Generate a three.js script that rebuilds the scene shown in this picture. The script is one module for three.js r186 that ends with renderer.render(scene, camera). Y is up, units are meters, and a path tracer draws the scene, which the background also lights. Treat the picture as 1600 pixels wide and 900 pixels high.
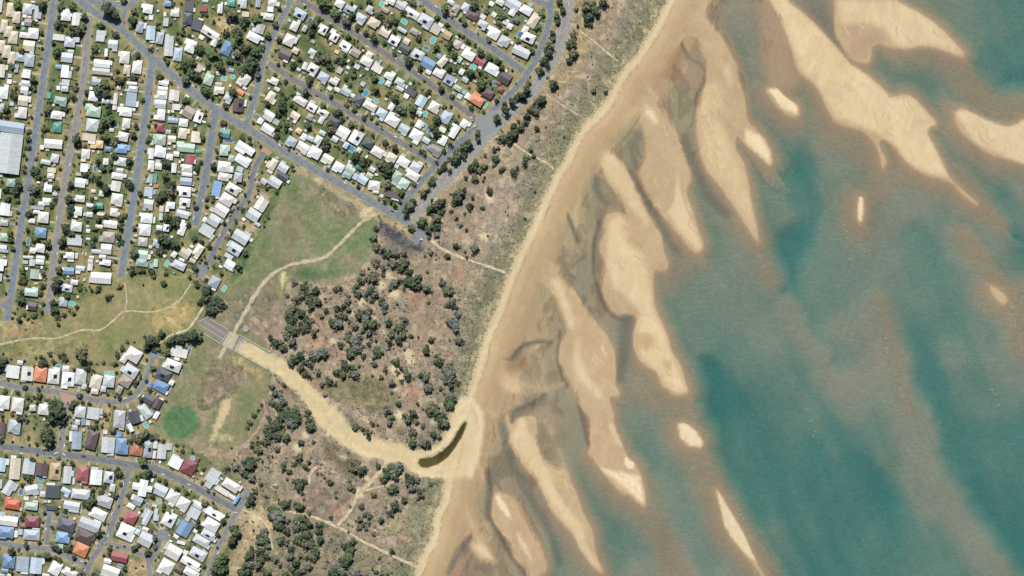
import * as THREE from 'three';
import { Sky } from 'three/addons/objects/Sky.js';
import { mergeGeometries } from 'three/addons/utils/BufferGeometryUtils.js';

// ---------------------------------------------------------------- camera, sky, sun, exposure
// 1 unit = 1 metre; map coordinates (mx, my) run 0..1600 east and 0..900 south; world x = mx - 800, z = my - 450
const scene = new THREE.Scene();
const LAND = 2, EYE = 4500;
const camera = new THREE.PerspectiveCamera(2 * Math.atan(450 / (EYE - LAND)) * 180 / Math.PI, 16 / 9, 50, 20000);
camera.position.set(0, EYE, 0);
camera.up.set(0, 0, -1);
camera.lookAt(0, 0, 0);
const sunDir = new THREE.Vector3(-0.14, 0.77, -0.62).normalize();
const sky = new Sky();
sky.scale.setScalar(15000);
sky.material.uniforms.sunPosition.value.copy(sunDir);
sky.material.uniforms.turbidity.value = 8;
sky.material.uniforms.rayleigh.value = 0.7;
sky.material.uniforms.mieCoefficient.value = 0.004;
sky.name = 'sky';
sky.userData = { kind: 'structure' };
scene.add(sky);
scene.environmentIntensity = 0.1;
const sun = new THREE.DirectionalLight(new THREE.Color().setRGB(1, 0.96, 0.88), 4.9);
sun.position.copy(sunDir).multiplyScalar(3000);
sun.castShadow = true;
Object.assign(sun.shadow.camera, { left: -1100, right: 1100, top: 900, bottom: -900, near: 10, far: 6000 });
sun.shadow.mapSize.set(4096, 4096);
scene.add(sun, sun.target);
const renderer = new THREE.WebGLRenderer();
renderer.toneMapping = THREE.LinearToneMapping;
renderer.toneMappingExposure = 1.25;
renderer.shadowMap.enabled = true;

// ---------------------------------------------------------------- helpers
let seed = 7;
const rnd = () => { seed = (seed + 0x6d2b79f5) | 0; let t = Math.imul(seed ^ (seed >>> 15), 1 | seed); t = (t + Math.imul(t ^ (t >>> 7), 61 | t)) ^ t; return ((t ^ (t >>> 14)) >>> 0) / 4294967296; };
const rr = (a, b) => a + (b - a) * rnd();
const clamp = (x, a = 0, b = 1) => (x < a ? a : x > b ? b : x);
const sstep = (a, b, x) => { const t = clamp((x - a) / (b - a)); return t * t * (3 - 2 * t); };
const mix = (a, b, t) => a + (b - a) * t;
const HT = new Float32Array(65536);
for (let i = 0; i < 65536; i++) HT[i] = rnd();
const hash = (x, y) => HT[((x & 255) | ((y & 255) << 8)) ^ ((x >> 8) * 7919 & 65535) ^ ((y >> 8) * 104729 & 65535)];
function noise(x, y) {
  const xi = Math.floor(x), yi = Math.floor(y), fx = x - xi, fy = y - yi, u = fx * fx * (3 - 2 * fx), v = fy * fy * (3 - 2 * fy);
  return mix(mix(hash(xi, yi), hash(xi + 1, yi), u), mix(hash(xi, yi + 1), hash(xi + 1, yi + 1), u), v);
}
const fbm = (x, y, n = 3) => { let s = 0, a = 0.5, t = 0; for (let i = 0; i < n; i++) { s += a * noise(x, y); t += a; a *= 0.5; x = x * 2.03 + 17.1; y = y * 2.03 + 9.7; } return s / t; };
const taken = {};
function numbered(name) { const n = taken[name] = (taken[name] ?? -1) + 1; return n ? name + '_' + String(n).padStart(3, '0') : name; }
function shade(o) { o.traverse((c) => { if (c.isMesh) { c.castShadow = true; c.receiveShadow = true; } }); return o; }
function mesh(name, geo, m, parent) { const o = new THREE.Mesh(geo, m); o.name = name; o.castShadow = o.receiveShadow = true; if (parent) parent.add(o); return o; }
function structure(name, geo, m, label) { const o = mesh(numbered(name), geo, m, scene); o.userData = { kind: 'structure' }; if (label) o.userData.label = label; return o; }
function thing(name, label, category, group, mx, my, y = 0, turn = 0) {
  const o = new THREE.Group(); o.name = numbered(name); scene.add(o);
  o.position.set(mx - 800, y, my - 450); o.rotation.y = turn; o.userData = { label, category };
  if (group) o.userData.group = group;
  return o;
}
const ONES = ['', 'first', 'second', 'third', 'fourth', 'fifth', 'sixth', 'seventh', 'eighth', 'ninth', 'tenth', 'eleventh', 'twelfth', 'thirteenth', 'fourteenth', 'fifteenth', 'sixteenth', 'seventeenth', 'eighteenth', 'nineteenth'];
const TENS = ['', '', 'twenty', 'thirty', 'forty', 'fifty', 'sixty', 'seventy', 'eighty', 'ninety'], TENTH = ['', '', 'twentieth', 'thirtieth', 'fortieth', 'fiftieth', 'sixtieth', 'seventieth', 'eightieth', 'ninetieth'];
const nth = (n) => n >= 100 ? (n === 100 ? 'hundredth' : 'hundred-and-' + nth(n - 100)) : n < 20 ? ONES[n] : n % 10 ? TENS[Math.floor(n / 10)] + '-' + ONES[n % 10] : TENTH[n / 10];
const pts = (s) => s.trim().split(/\s+/).map((p) => p.split(',').map(Number));
const lin = (c) => { c /= 255; return c <= 0.04045 ? c / 12.92 : ((c + 0.055) / 1.055) ** 2.4; };
const toS = (l) => 255 * (l <= 0.0031308 ? 12.92 * l : 1.055 * l ** (1 / 2.4) - 0.055);
const GAIN = 1.6; // how much brighter than its reflectance a sunlit surface is exposed in the photograph
const BASE = new Uint8ClampedArray(256).map((_, i) => toS(lin(i) / GAIN));
const photo = (r, g, b) => new THREE.Color().setRGB(lin(r) / GAIN, lin(g) / GAIN, lin(b) / GAIN);
function smooth(poly, step = 6, closed = false) {
  const c = new THREE.CatmullRomCurve3(poly.map(([x, y]) => new THREE.Vector3(x, 0, y)), closed, 'centripetal');
  return c.getSpacedPoints(Math.max(2, Math.round(c.getLength() / step))).map((p) => [p.x, p.z]);
}
function segDist(x, y, a, b) {
  const dx = b[0] - a[0], dy = b[1] - a[1], t = clamp(((x - a[0]) * dx + (y - a[1]) * dy) / (dx * dx + dy * dy + 1e-9));
  return [Math.hypot(x - a[0] - t * dx, y - a[1] - t * dy), t, (x - a[0]) * dy - (y - a[1]) * dx];
}
function lineDist(x, y, line) { let best = [1e9, 0, 0]; for (let i = 0; i + 1 < line.length; i++) { const d = segDist(x, y, line[i], line[i + 1]); if (d[0] < best[0]) best = [d[0], i + d[1], d[2]]; } return best; }
function inside(x, y, poly) { let c = false; for (let i = 0, j = poly.length - 1; i < poly.length; j = i++) { const [xi, yi] = poly[i], [xj, yj] = poly[j]; if ((yi > y) !== (yj > y) && x < (xj - xi) * (y - yi) / (yj - yi) + xi) c = !c; } return c; }
// ---------------------------------------------------------------- the map: streets, tracks, shore, sand bars
const STREETS = [ // [line, width, colour, name in labels, first end]
  ['84,-60 84,0 66,135 46,270 25,405 11,501', 10.5, [138, 146, 156], 'the westernmost long street', 'north'],
  ['140,25 129,135 104,270 85,405 74,490', 9.5, [160, 154, 152], 'the second long street', 'north'],
  ['238,95 233,135 215,270 193,405 190,432', 11, [138, 146, 156], 'the third long street', 'north'],
  ['336,175 322,270 305,352', 11, [134, 142, 152], 'the short fourth street', 'north'],
  ['412,237 396,268 391,297 370,332 354,354 328,405 313,424', 8, [134, 136, 142], 'the curved field street', 'north'],
  ['60,-60 123,0 151,21 190,46 234,87 291,135 336,170 384,199 435,231 499,269 552,298 600,326 624,340 640,347', 11, [142, 147, 152], 'the long diagonal road', 'north'],
  ['129,0 165,5 196,9 213,0 240,-40', 8, [148, 150, 152], 'the corner link road', 'west'],
  ['196,8 190,45', 8, [146, 148, 152], 'the tree-island link', 'north'],
  ['474,-40 454,0 426,57 411,96 403,135 394,165 384,197', 9, [140, 146, 152], 'the slanting cross street', 'north'],
  ['420,99 445,115 480,137 525,163 570,190 615,216 660,243 681,256', 9, [140, 136, 136], 'the southern parallel street', 'west'],
  ['440,-20 480,6 540,43 585,73 630,102 672,131 720,168 750,190', 9, [138, 133, 132], 'the middle parallel street', 'west'],
  ['610,-36 660,0 720,43 765,72 817,111', 10, [136, 140, 146], 'the northern parallel street', 'west'],
  ['800,-28 838,0 858,9', 9, [138, 142, 148], 'the northeast corner street', 'west'],
  ['866,-60 861,0 859,30 849,65 834,99 812,131 778,165 750,194 716,224 680,259 630,320 622,337', 9, [136, 142, 148], 'the inner shore street', 'north'],
  ['0,598 37,607 90,613 127,621 180,628 202,623 222,603 232,579 240,556', 8, [146, 146, 148], 'the looping park street', 'west'],
  ['104,625 99,672 93,706', 8, [150, 150, 152], 'the short link street', 'north'],
  ['-60,690 0,697 45,703 96,710 150,717 202,726 240,732 285,751 330,775 360,791 372,798', 10, [132, 134, 140], 'the wide southern road', 'west'],
  ['202,728 196,756 186,792 180,807 168,837 157,855 138,888 136,960', 8, [140, 142, 146], 'the winding southern street', 'north'],
  ['-60,842 0,849 45,855 82,859 112,873 136,884', 8, [146, 146, 148], 'the southwest street', 'west'],
  ['78,798 75,825 73,851', 7.5, [140, 140, 144], 'the southern cul-de-sac', 'north'],
  ['170,849 210,861 229,872 233,886 231,960', 7, [150, 148, 146], 'the southern bend', 'west'],
  ['254,836 244,862 233,880', 7, [140, 142, 146], 'the stub cul-de-sac', 'north'],
  ['389,764 371,799 357,825 343,852 325,902 310,960', 7.5, [146, 148, 152], 'the street along the bush', 'north'],
  ['-60,476 0,477 17,479', 8, [146, 146, 148], 'the west edge side street', 'west'],
].map(([l, w, c, name, end]) => ({ raw: pts(l), line: smooth(pts(l), 5), w, c, name, end }));
const SHORE = smooth(pts('893,-60 889,0 881,45 868,85 846,120 838,135 806,166 776,197 746,227 720,256 698,278 675,301 652,328 641,342'), 5);
const PATHS = [ // [line, width, colour, label]
  ['-30,545 0,538 45,529 90,528 127,516 157,515 177,501 193,487 240,487 277,472 298,444', 2.4, [215, 200, 165], 'pale footpath winding across the park lawn'],
  ['195,441 198,472 194,487', 2, [212, 196, 160], 'short footpath from the third street to the park path'],
  ['588,333 564,348 540,372 505,403 480,408 450,415 420,433 399,460 384,486 367,516 360,532 351,544 343,560', 5, [214, 196, 160], 'sandy vehicle track curving past the green field'],
  ['318,480 304,501 295,513 262,526 249,538', 3, [225, 208, 170], 'pale path beside the hedge of round trees'],
  ['906,48 930,66 952,85 966,96', 2.2, [225, 205, 165], 'northernmost sand path to the beach'],
  ['853,147 880,165 906,181', 1.8, [215, 195, 160], 'thin straight sand path to the beach'],
  ['801,223 825,240 855,255 866,265', 2.6, [228, 208, 168], 'wider sand path through shrubs to the beach'],
  ['673,375 690,388 720,402 750,412 790,426', 3.6, [228, 208, 168], 'sand path from the car park to the beach'],
  ['440,797 480,805 525,822 570,847 607,865 651,886', 4, [226, 206, 166], 'long southern sand track to the beach'],
  ['526,822 547,799 561,771 583,750 604,722', 5, [222, 202, 162], 'sand track climbing to the creek bed'],
  ['570,766 607,756 636,738', 3, [224, 204, 164], 'sand track along the clump of trees'],
  ['378,796 393,802 414,817 421,837 426,858', 2.2, [228, 215, 185], 'pale bush path from the road end'],
  ['409,624 415,645 397,679 367,705 345,712 315,705', 4, [190, 160, 130], 'reddish dirt track round the brown field'],
  ['483,757 485,740 495,730', 4, [222, 202, 164], 'short sandy track in the scrub'],
];
const DUNE = smooth(pts('1100,-110 1065,-40 1038,0 1025,28 1008,55 990,85 968,108 954,135 930,172 910,190 888,225 877,249 865,267 849,300 840,318 828,346 816,372 803,400 790,430 776,468 764,500 751,530 742,563 734,590 727,612 714,640 705,690 696,730 690,755 687,780 675,802 670,837 657,861 645,892 625,940 600,1010'), 8);
const CREEK = pts('424,550 450,568 465,580 480,594 495,610 510,624 529,640 546,665 570,679 607,688 642,699 660,706 682,694 697,672 703,645 716,630 732,620 752,680 735,745 690,748 660,746 639,736 631,724 604,721 564,713 540,698 511,676 495,660 480,632 462,612 440,592 419,578 366,548 374,526');
const POND = pts('652,724 655,716 675,714 693,703 706,690 718,668 727,657 730,662 724,680 711,702 700,716 684,727 668,732 658,731');
const BARS = [ // exposed sand: polygon, height
  ['1040,0 1105,0 1103,13 1107,29 1123,52 1136,74 1150,101 1159,135 1165,160 1168,188 1190,212 1203,233 1206,258 1192,248 1170,228 1152,212 1150,235 1160,250 1168,282 1175,324 1182,357 1186,377 1172,358 1160,340 1149,322 1126,290 1104,261 1095,234 1090,200 1091,185 1093,160 1103,136 1104,120 1106,97 1098,80 1085,57 1072,56 1055,75', 0.6],
  ['998,150 1010,149 1025,160 1040,175 1054,200 1068,240 1079,279 1072,297 1081,326 1090,357 1098,384 1092,394 1083,391 1065,369 1043,344 1025,324 1009,299 1000,276 1010,245 1010,213 1000,185', 0.4],
  ['937,236 953,236 971,252 991,290 1009,326 1025,355 1034,371 1038,396 1044,414 1041,421 1023,422 1021,445 1023,479 1035,508 1044,528 1048,546 1062,569 1072,600 1076,612 1055,616 1046,608 1037,602 1026,580 1003,564 992,544 992,519 996,497 987,490 965,490 949,472 940,440 945,411 938,391 944,358 951,335 971,333 982,338 966,306 946,276 935,252', 0.55],
  ['832,422 834,408 850,402 866,413 879,434 897,454 915,481 933,506 949,526 960,553 962,580 961,600 968,618 954,618 952,629 959,645 959,661 974,701 981,715 992,726 1001,744 1008,791 986,773 974,771 952,748 941,733 929,717 920,708 925,699 923,679 923,654 909,636 896,604 886,591 875,562 877,539 888,517 875,490 866,465 852,445 837,436', 0.4],
  ['812,654 822,652 835,652 840,690 844,708 857,726 884,735 891,753 902,775 912,804 926,832 930,864 942,895 928,884 908,858 898,836 880,816 862,794 844,757 826,735 808,712 797,690 799,674', 0.4],
  ['774,772 780,770 794,774 810,786 820,806 836,834 848,864 854,886 852,892 842,900 840,930 828,920 820,886 804,872 798,850 784,832 770,808 770,784', 0.25],
  ['1307,9 1305,-60 1395,-60 1402,0 1436,20 1460,36 1481,56 1507,87 1465,73 1438,69 1420,75 1402,74 1384,70 1375,66 1363,72 1357,97 1334,92 1316,70 1307,52', 0.45],
  ['1190,-60 1232,0 1240,9 1262,27 1285,50 1307,74 1330,101 1359,121 1384,144 1390,155 1402,151 1413,148 1427,153 1445,171 1462,193 1449,196 1449,208 1460,230 1476,263 1484,277 1506,299 1530,320 1512,309 1490,286 1471,278 1446,271 1418,252 1396,225 1383,217 1374,222 1379,240 1385,252 1380,262 1376,241 1369,225 1352,205 1340,200 1307,189 1294,171 1285,148 1274,130 1251,112 1242,90 1238,74 1231,52 1217,22 1205,0 1160,-60', 0.7],
  ['1200,140 1213,138 1225,150 1238,160 1247,165 1248,181 1238,182 1222,172 1210,160', 0.4],
  ['1494,175 1499,171 1510,173 1544,191 1573,199 1589,196 1600,187 1680,160 1680,290 1600,254 1573,247 1551,241 1526,225 1504,205 1495,188', 0.6],
  ['1344,308 1348,309 1350,325 1347,347 1343,346 1341,330', 0.3],
  ['1061,663 1070,662 1085,672 1098,690 1097,698 1080,697 1065,685', 0.4],
  ['1120,765 1130,778 1145,805 1165,840 1182,878 1196,905 1172,874 1150,848 1134,823 1127,795', 0.35],
  ['1549,449 1558,452 1573,468 1570,474 1562,470', 0.2],
  ['736,850 752,848 768,862 776,880 764,880 748,868', 0.2],
].map(([p, h]) => ({ poly: smooth(pts(p), 5, true), h }));
const SHOALS = [ // submerged banks: centre line, half width, depth
  ['1198,-40 1203,30 1218,80 1226,138', 20, 0.05], ['1450,72 1490,98 1522,140 1556,165 1610,168', 14, 0.55], ['1345,240 1372,262 1384,290 1350,320 1346,360', 10, 0.55],
  ['1048,608 1072,665 1100,735 1150,825 1200,910', 17, 0.5], ['1508,366 1540,415 1575,470 1598,545', 9, 0.5], ['1530,322 1560,350', 8, 0.5], ['1378,470 1394,540 1408,595 1420,640', 5, 0.85],
  ['1405,640 1450,735 1495,805 1550,880 1578,925', 15, 1.4], ['1232,478 1260,530 1286,556', 8, 1.35], ['1180,372 1192,410 1206,440', 6, 0.7], ['1300,590 1330,612', 12, 1.2],
  ['1008,792 1030,830 1060,900', 12, 0.7], ['942,896 955,930', 8, 0.5], ['1285,160 1290,200 1335,225', 14, 0.6], ['1470,290 1420,272 1400,262', 14, 0.5], ['1090,700 1110,770', 9, 0.45], ['1500,268 1545,335', 8, 0.7], ['1040,440 1080,405', 10, 0.8], ['1000,600 1030,625', 12, 0.5], ['1440,10 1500,80', 7, 0.8], ['1480,80 1530,150', 9, 0.6],
].map(([l, w, d]) => ({ line: smooth(pts(l), 8), w, d }));
const SCOURS = [ // deeper gullies: centre line, half width, depth
  ['1215,215 1240,245 1252,280 1276,318 1274,338 1258,365 1224,398 1214,425', 7, 4.3], ['1300,545 1304,560 1296,575 1268,580 1258,590 1256,612', 3, 4.5], ['1228,440 1240,478 1262,490', 4, 3.8], ['1095,555 1112,598 1135,655', 10, 5.6], ['1470,150 1492,182 1500,215 1540,255 1570,310 1580,345', 8, 4.2], ['1252,120 1256,150 1262,190', 4, 3.6],
  ['1420,470 1440,530 1466,610 1492,690 1545,785 1610,870', 10, 4.8], ['1145,60 1155,110 1175,190', 8, 2.2], ['1034,365 1062,395', 4, 1.1], ['985,268 1014,318 1045,370', 5, 0.8], ['1070,215 1090,268 1108,305 1135,335', 7, 1.5],
  ['932,276 936,302 948,320', 5, 0.8], ['884,330 893,352 904,378', 2.5, 0.35], ['937,345 930,375 928,420 938,462 955,492 980,503', 3, 0.4], ['1064,52 1066,70 1080,92 1098,104 1102,130 1090,145 1086,170 1081,200', 1.8, 0.25], ['877,518 873,540 872,566 880,590 888,606', 2.4, 0.35], ['902,455 912,478 920,482', 1.8, 0.2], ['800,660 803,645 830,632 852,618', 4, 0.3], ['776,560 800,562 812,545 840,535 862,535', 3, 0.25], ['762,735 766,770 764,810', 6, 0.3], ['765,808 784,840 800,870 830,905', 4, 0.3], ['700,895 715,865 735,840', 6, 0.25], ['782,655 795,700 810,745 835,790 860,830 875,880', 5, 0.8],
  ['905,636 912,660 920,695', 4, 0.35], ['968,720 974,730', 8, 0.35], ['982,500 976,540 968,590', 8, 1.0],
].map(([l, w, d]) => ({ line: smooth(pts(l), 6), w, d }));
const DEPTHS = `1110,20,1 1130,60,1.5 1150,120,2 1165,170,2 1150,30,.9 1175,20,.6 1185,100,.8 1190,150,1.2 1190,190,2 1248,130,2.2 1258,170,3 1265,190,2.5 1285,170,1.2 1280,195,.8 1290,30,.7 1300,60,.8 1340,100,.5 1360,90,1.2 1400,110,2.2 1420,140,2.8 1440,160,3 1470,165,3.5 1480,190,3.5 1440,80,.6 1540,130,2.5 1570,110,3.5 1590,130,4.5 1550,90,3.5 1520,60,2.5 1500,30,2.2 1470,20,2 1560,40,3 1590,20,4 1590,70,3.8 1500,90,2.5
1215,210,3.5 1235,240,3.8 1250,270,4 1225,290,3 1250,310,3.5 1240,370,5 1220,400,4.8 1215,430,4.8 1205,320,2.5 1190,300,2.2 1200,350,2.8 1220,340,2.2 1290,230,1.2 1330,220,.8 1300,260,1.8 1290,300,2 1310,330,2 1300,380,2.2 1280,420,2.5 1330,420,2.2 1330,370,1.2 1390,290,1 1410,320,1.5 1390,350,1.4 1400,400,2 1430,370,3 1450,400,3 1470,430,3 1440,320,1.3 1460,290,.7 1490,310,1.2 1480,340,2 1500,400,1.5 1560,390,1.8 1590,380,4 1530,260,3.5 1500,230,3 1580,290,1.5 1590,350,2.5 1580,260,1.2 1540,230,1 1480,260,2 1460,220,1.2
1060,460,2 1100,470,2 1150,480,2.2 1040,480,3.5 1100,530,2.5 1200,520,2.2 1150,560,2.8 1060,550,3 1110,590,5 1130,650,5.2 1150,690,4.5 1180,700,4.5 1200,750,4.5 1220,780,4.2 1250,850,3.8 1260,880,4 1180,790,4 1235,490,1.4 1300,560,2.5 1270,580,3 1255,600,3 1240,470,3 1280,480,2.8 1320,520,1.5 1310,600,1.2 1340,600,1.3 1270,650,3 1300,680,3.5 1330,640,2 1370,500,1.3 1390,560,1 1410,620,1.2 1420,660,1.5 1440,700,1.7 1430,740,1.9 1470,780,1.6 1420,480,2.5 1440,530,3.2 1450,600,4 1490,560,2.2 1500,600,2.8 1550,620,2.8 1590,700,4 1550,720,3.8 1520,700,3.8 1560,800,4.5 1590,850,4.5 1560,830,4.6 1530,770,4.4 1500,710,4.2 1510,500,3 1540,520,2.5 1560,500,1.2 1580,480,.6 1590,520,.8 1595,580,1.8 1330,740,4.5 1370,770,4.8 1340,820,4.5 1300,860,4.2 1380,860,4 1440,860,3.2 1480,890,2.8 1310,750,4.5 1290,700,4 1400,700,2.6 1380,680,3.2
1010,640,1.2 1030,680,1.8 1050,720,2 1040,600,.6 1090,830,2.2 1070,780,2 1010,820,.9 1040,860,.7 1060,890,.7 1020,750,1.2 1000,790,1.3 1000,850,2.5 1110,870,2.5 1150,890,1.5 1200,850,3 1090,344,1.8 1110,370,2.5 1130,400,2.2 991,274,.8 1014,317,.9 1043,367,.9 1059,391,1.2 1070,229,.8 1104,301,1.6 1126,326,1.5 1080,420,1.6 1120,430,2 1160,440,2.2 1180,420,1.2 1150,380,1.6 1165,400,1.2
908,308,.03 926,290,.1 955,324,.15 890,335,.03 976,512,.8 965,557,.8 976,535,1 987,506,1.2 974,591,1 1010,591,.6 920,445,.06 981,656,2 1015,667,2 1004,701,2.8 1026,735,3 977,629,1.2 925,735,1.4 914,780,2.5 947,780,1.6 970,791,.8 914,746,1.3 910,760,2 940,786,2.4 936,816,2.8 954,840,3.5 952,816,3 930,840,.9 836,808,.8 850,832,1.2 866,864,1.8 876,880,1.8 890,844,.7 880,820,.6 904,876,.8 960,880,2.6 990,900,1.2
760,770,.1 764,740,.08 712,870,.08 700,894,.1 740,800,.0 740,830,.0 800,560,.02 820,520,.0 840,480,.04 850,560,.06 830,600,.05 860,620,.1 870,670,.15 850,650,.1 890,700,.4 820,600,.04 780,640,.0 770,700,.02 860,560,.04 900,520,.06 930,545,.1 950,590,.4 870,400,.03 900,390,.04 920,360,.05 880,300,.0 930,250,.02 975,220,.08 985,190,.06 1030,120,.03 1055,160,.04 1075,190,.05 1060,100,.03 1045,210,.04 960,270,.1 950,220,.04 780,600,.0 790,760,.1 810,760,.1 800,730,.1 760,850,.02 730,900,.05 790,890,.05 900,420,.05 940,480,.15 895,560,.03 1020,140,.03 905,220,.02 1085,30,.1`.trim().split(/\s+/).map((p) => p.split(',').map(Number));
// ---------------------------------------------------------------- terrain heights on a 2 m raster
const OX = -160, OY = -110, CELL = 2, NX = 961, NY = 561, H = new Float32Array(NX * NY), SEA = new Float32Array(NX * NY);
function around(line, margin, f) {
  let x0 = 1e9, x1 = -1e9, y0 = 1e9, y1 = -1e9;
  for (const [x, y] of line) { x0 = Math.min(x0, x); x1 = Math.max(x1, x); y0 = Math.min(y0, y); y1 = Math.max(y1, y); }
  const i0 = clamp(Math.floor((x0 - margin - OX) / CELL), 0, NX - 1), i1 = clamp(Math.ceil((x1 + margin - OX) / CELL), 0, NX - 1);
  const j0 = clamp(Math.floor((y0 - margin - OY) / CELL), 0, NY - 1), j1 = clamp(Math.ceil((y1 + margin - OY) / CELL), 0, NY - 1);
  for (let j = j0; j <= j1; j++) for (let i = i0; i <= i1; i++) f(j * NX + i, OX + i * CELL, OY + j * CELL);
}
for (let j = 0; j < NY; j++) for (let i = 0; i < NX; i++) {
  const x = OX + i * CELL, y = OY + j * CELL, k = j * NX + i;
  if (x < 560) { SEA[k] = -100; H[k] = LAND; continue; }
  const [d, , side] = lineDist(x, y, DUNE), s = side >= 0 ? d : -d;
  SEA[k] = s;
  if (s < 0) { let roll = y > 350 ? sstep(350, 372, y) * sstep(600, 625, x) : 0; if (y <= 375) { const q = lineDist(x, y, SHORE); roll = Math.max(roll * (q[0] > 14), q[2] > 0 ? sstep(14, 30, q[0]) : 0); } H[k] = LAND + 0.6 * roll * sstep(0, -10, s) * (fbm(x / 14, y / 14) - 0.3); continue; }
  const beach = s < 42 ? mix(LAND, 0.3, sstep(-6, 44, s)) : s < 70 ? mix(0.3, 0.04, (s - 42) / 28) : 0.04 - (s - 70) * 0.03;
  let w = 0, v = 0;
  for (const [px, py, dep] of DEPTHS) { const r2 = (x - px) ** 2 + (y - py) ** 2 + 420, q = 1 / (r2 * r2 * Math.sqrt(r2)); w += q; v += q * dep; }
  v /= w; if (v > 0.3) v = 0.3 + (v - 0.3) * (0.72 + 0.17 * v);
  const al = x * 0.42 + y * 0.91, ac = x * 0.91 - y * 0.42, n = 0.45 * (fbm(x / 38, y / 55, 4) - 0.5) + 1.1 * (fbm(ac / 24 + 0.6 * noise(x / 60, y / 60), al / 190, 4) - 0.5);
  H[k] = Math.max(beach, 0.045 - v * (1 + 0.55 * n) + 0.05 * n);
}
for (const { line, w, d } of SCOURS) around(line, w * 3, (k, x, y) => { if (SEA[k] < 0) return; const [q, at] = lineDist(x + 8 * (fbm(x / 14, y / 14, 2) - 0.5), y + 8 * (fbm(x / 14 + 9, y / 14, 2) - 0.5), line), u = at / (line.length - 1), t = (1 - sstep(w * 0.2, w * (d > 2 ? 2.6 : 2.0), q)) * clamp(1.6 * Math.sin(Math.PI * clamp(u))) * (0.75 + 0.5 * noise(x / 25, y / 25)); if (t > 0) H[k] = mix(H[k], Math.min(H[k], d > 2 ? -d * (0.6 + 0.13 * d) : -d), t); });
for (const { line, w, d } of SHOALS) around(line, w + 70, (k, x, y) => { if (SEA[k] < 0) return; const q = lineDist(x, y, line); const steep = q[2] > 0 ? 0.085 : 0.035; const o = Math.max(0, q[0] - w * (0.5 + 0.6 * noise(x / 22, y / 22))); H[k] = Math.max(H[k], -d - o * steep - o * o * (q[2] > 0 ? 0.003 : 0.001)); });
for (const { poly, h } of BARS) around(poly, 80, (k, x, y) => {
  if (SEA[k] < 0) return;
  const wx = x + 2.2 * (noise(x / 9, y / 9) - 0.5), wy = y + 2.2 * (noise(x / 9 + 40, y / 9) - 0.5);
  const closed = lineDist(wx, wy, poly), q = closed[0];
  if (inside(wx, wy, poly)) { H[k] = Math.max(H[k], 0.06 + h * sstep(0, 14, q) * (0.75 + 0.5 * fbm(x / 20, y / 20))); return; }
  let near = poly[Math.round(closed[1]) % poly.length]; const east = (wx - near[0]) * 0.8 - (wy - near[1]) * 0.6; // the seaward faces drop off faster
  H[k] = Math.max(H[k], 0.06 - q * (east > 0 ? 0.05 : 0.018) - q * q * (east > 0 ? 0.0035 : 0.0009));
});
const BASIN = pts('309,500 326,494 357,515 344,537');
for (const [poly, floor, ramp] of [[CREEK, 1.25, 5], [BASIN, 1.0, 1.5], [POND, 0.1, 2.5]]) around(poly, ramp + 4, (k, x, y) => {
  const q = lineDist(x, y, [...poly, poly[0]])[0] * (inside(x, y, poly) ? -1 : 1), t = 1 - sstep(-ramp, 0, q);
  if (t > 0) H[k] = mix(H[k], Math.min(H[k], floor + 0.1 * noise(x / 7, y / 7)), t);
});
for (let k = 0; k < H.length; k++) if (SEA[k] > 0 && Math.abs(H[k]) < 0.035) H[k] = H[k] > 0 ? 0.035 : -0.035; // no bed flush with the water
function grid(A, x, y) {
  const u = clamp((x - OX) / CELL, 0, NX - 1.001), v = clamp((y - OY) / CELL, 0, NY - 1.001), i = Math.floor(u), j = Math.floor(v), a = u - i, b = v - j, k = j * NX + i;
  return mix(mix(A[k], A[k + 1], a), mix(A[k + NX], A[k + NX + 1], a), b);
}
const height = (x, y) => grid(H, x, y);

// ---------------------------------------------------------------- what the ground is made of, painted as flat patches and then broken up with noise
const CW = 1920, CH = 1120, canvas = document.createElement('canvas');
canvas.width = CW; canvas.height = CH;
const ctx = canvas.getContext('2d');
ctx.translate(-OX, -OY);
const css = (c) => `rgb(${c[0]},${c[1]},${c[2]})`;
const trace = (poly, close = true) => { ctx.beginPath(); poly.forEach(([x, y], i) => (i ? ctx.lineTo(x, y) : ctx.moveTo(x, y))); if (close) ctx.closePath(); };
const soft = (b) => { ctx.filter = b ? `blur(${b}px)` : 'none'; };
function area(p, c, b = 4, a = 1) { soft(b); ctx.globalAlpha = a; trace(typeof p === 'string' ? pts(p) : p); ctx.fillStyle = css(c); ctx.fill(); ctx.globalAlpha = 1; }
function band(p, w, c, b = 3, a = 1) { soft(b); ctx.globalAlpha = a; trace(typeof p === 'string' ? smooth(pts(p), 6) : p, false); ctx.lineWidth = w; ctx.lineCap = ctx.lineJoin = 'round'; ctx.strokeStyle = css(c); ctx.stroke(); ctx.globalAlpha = 1; }
function spot(x, y, r, c, b = 3, a = 1) { soft(b); ctx.globalAlpha = a; ctx.beginPath(); ctx.ellipse(x, y, r, r * 0.8, 0.5, 0, 7); ctx.fillStyle = css(c); ctx.fill(); ctx.globalAlpha = 1; }
const TAN = [176, 151, 114], BROWN = [160, 132, 100], SILT = [168, 145, 120], DRY = [221, 195, 150], PALE = [238, 215, 171];
area('-160,-110 1760,-110 1760,1010 -160,1010', [132, 130, 92], 0);
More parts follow.
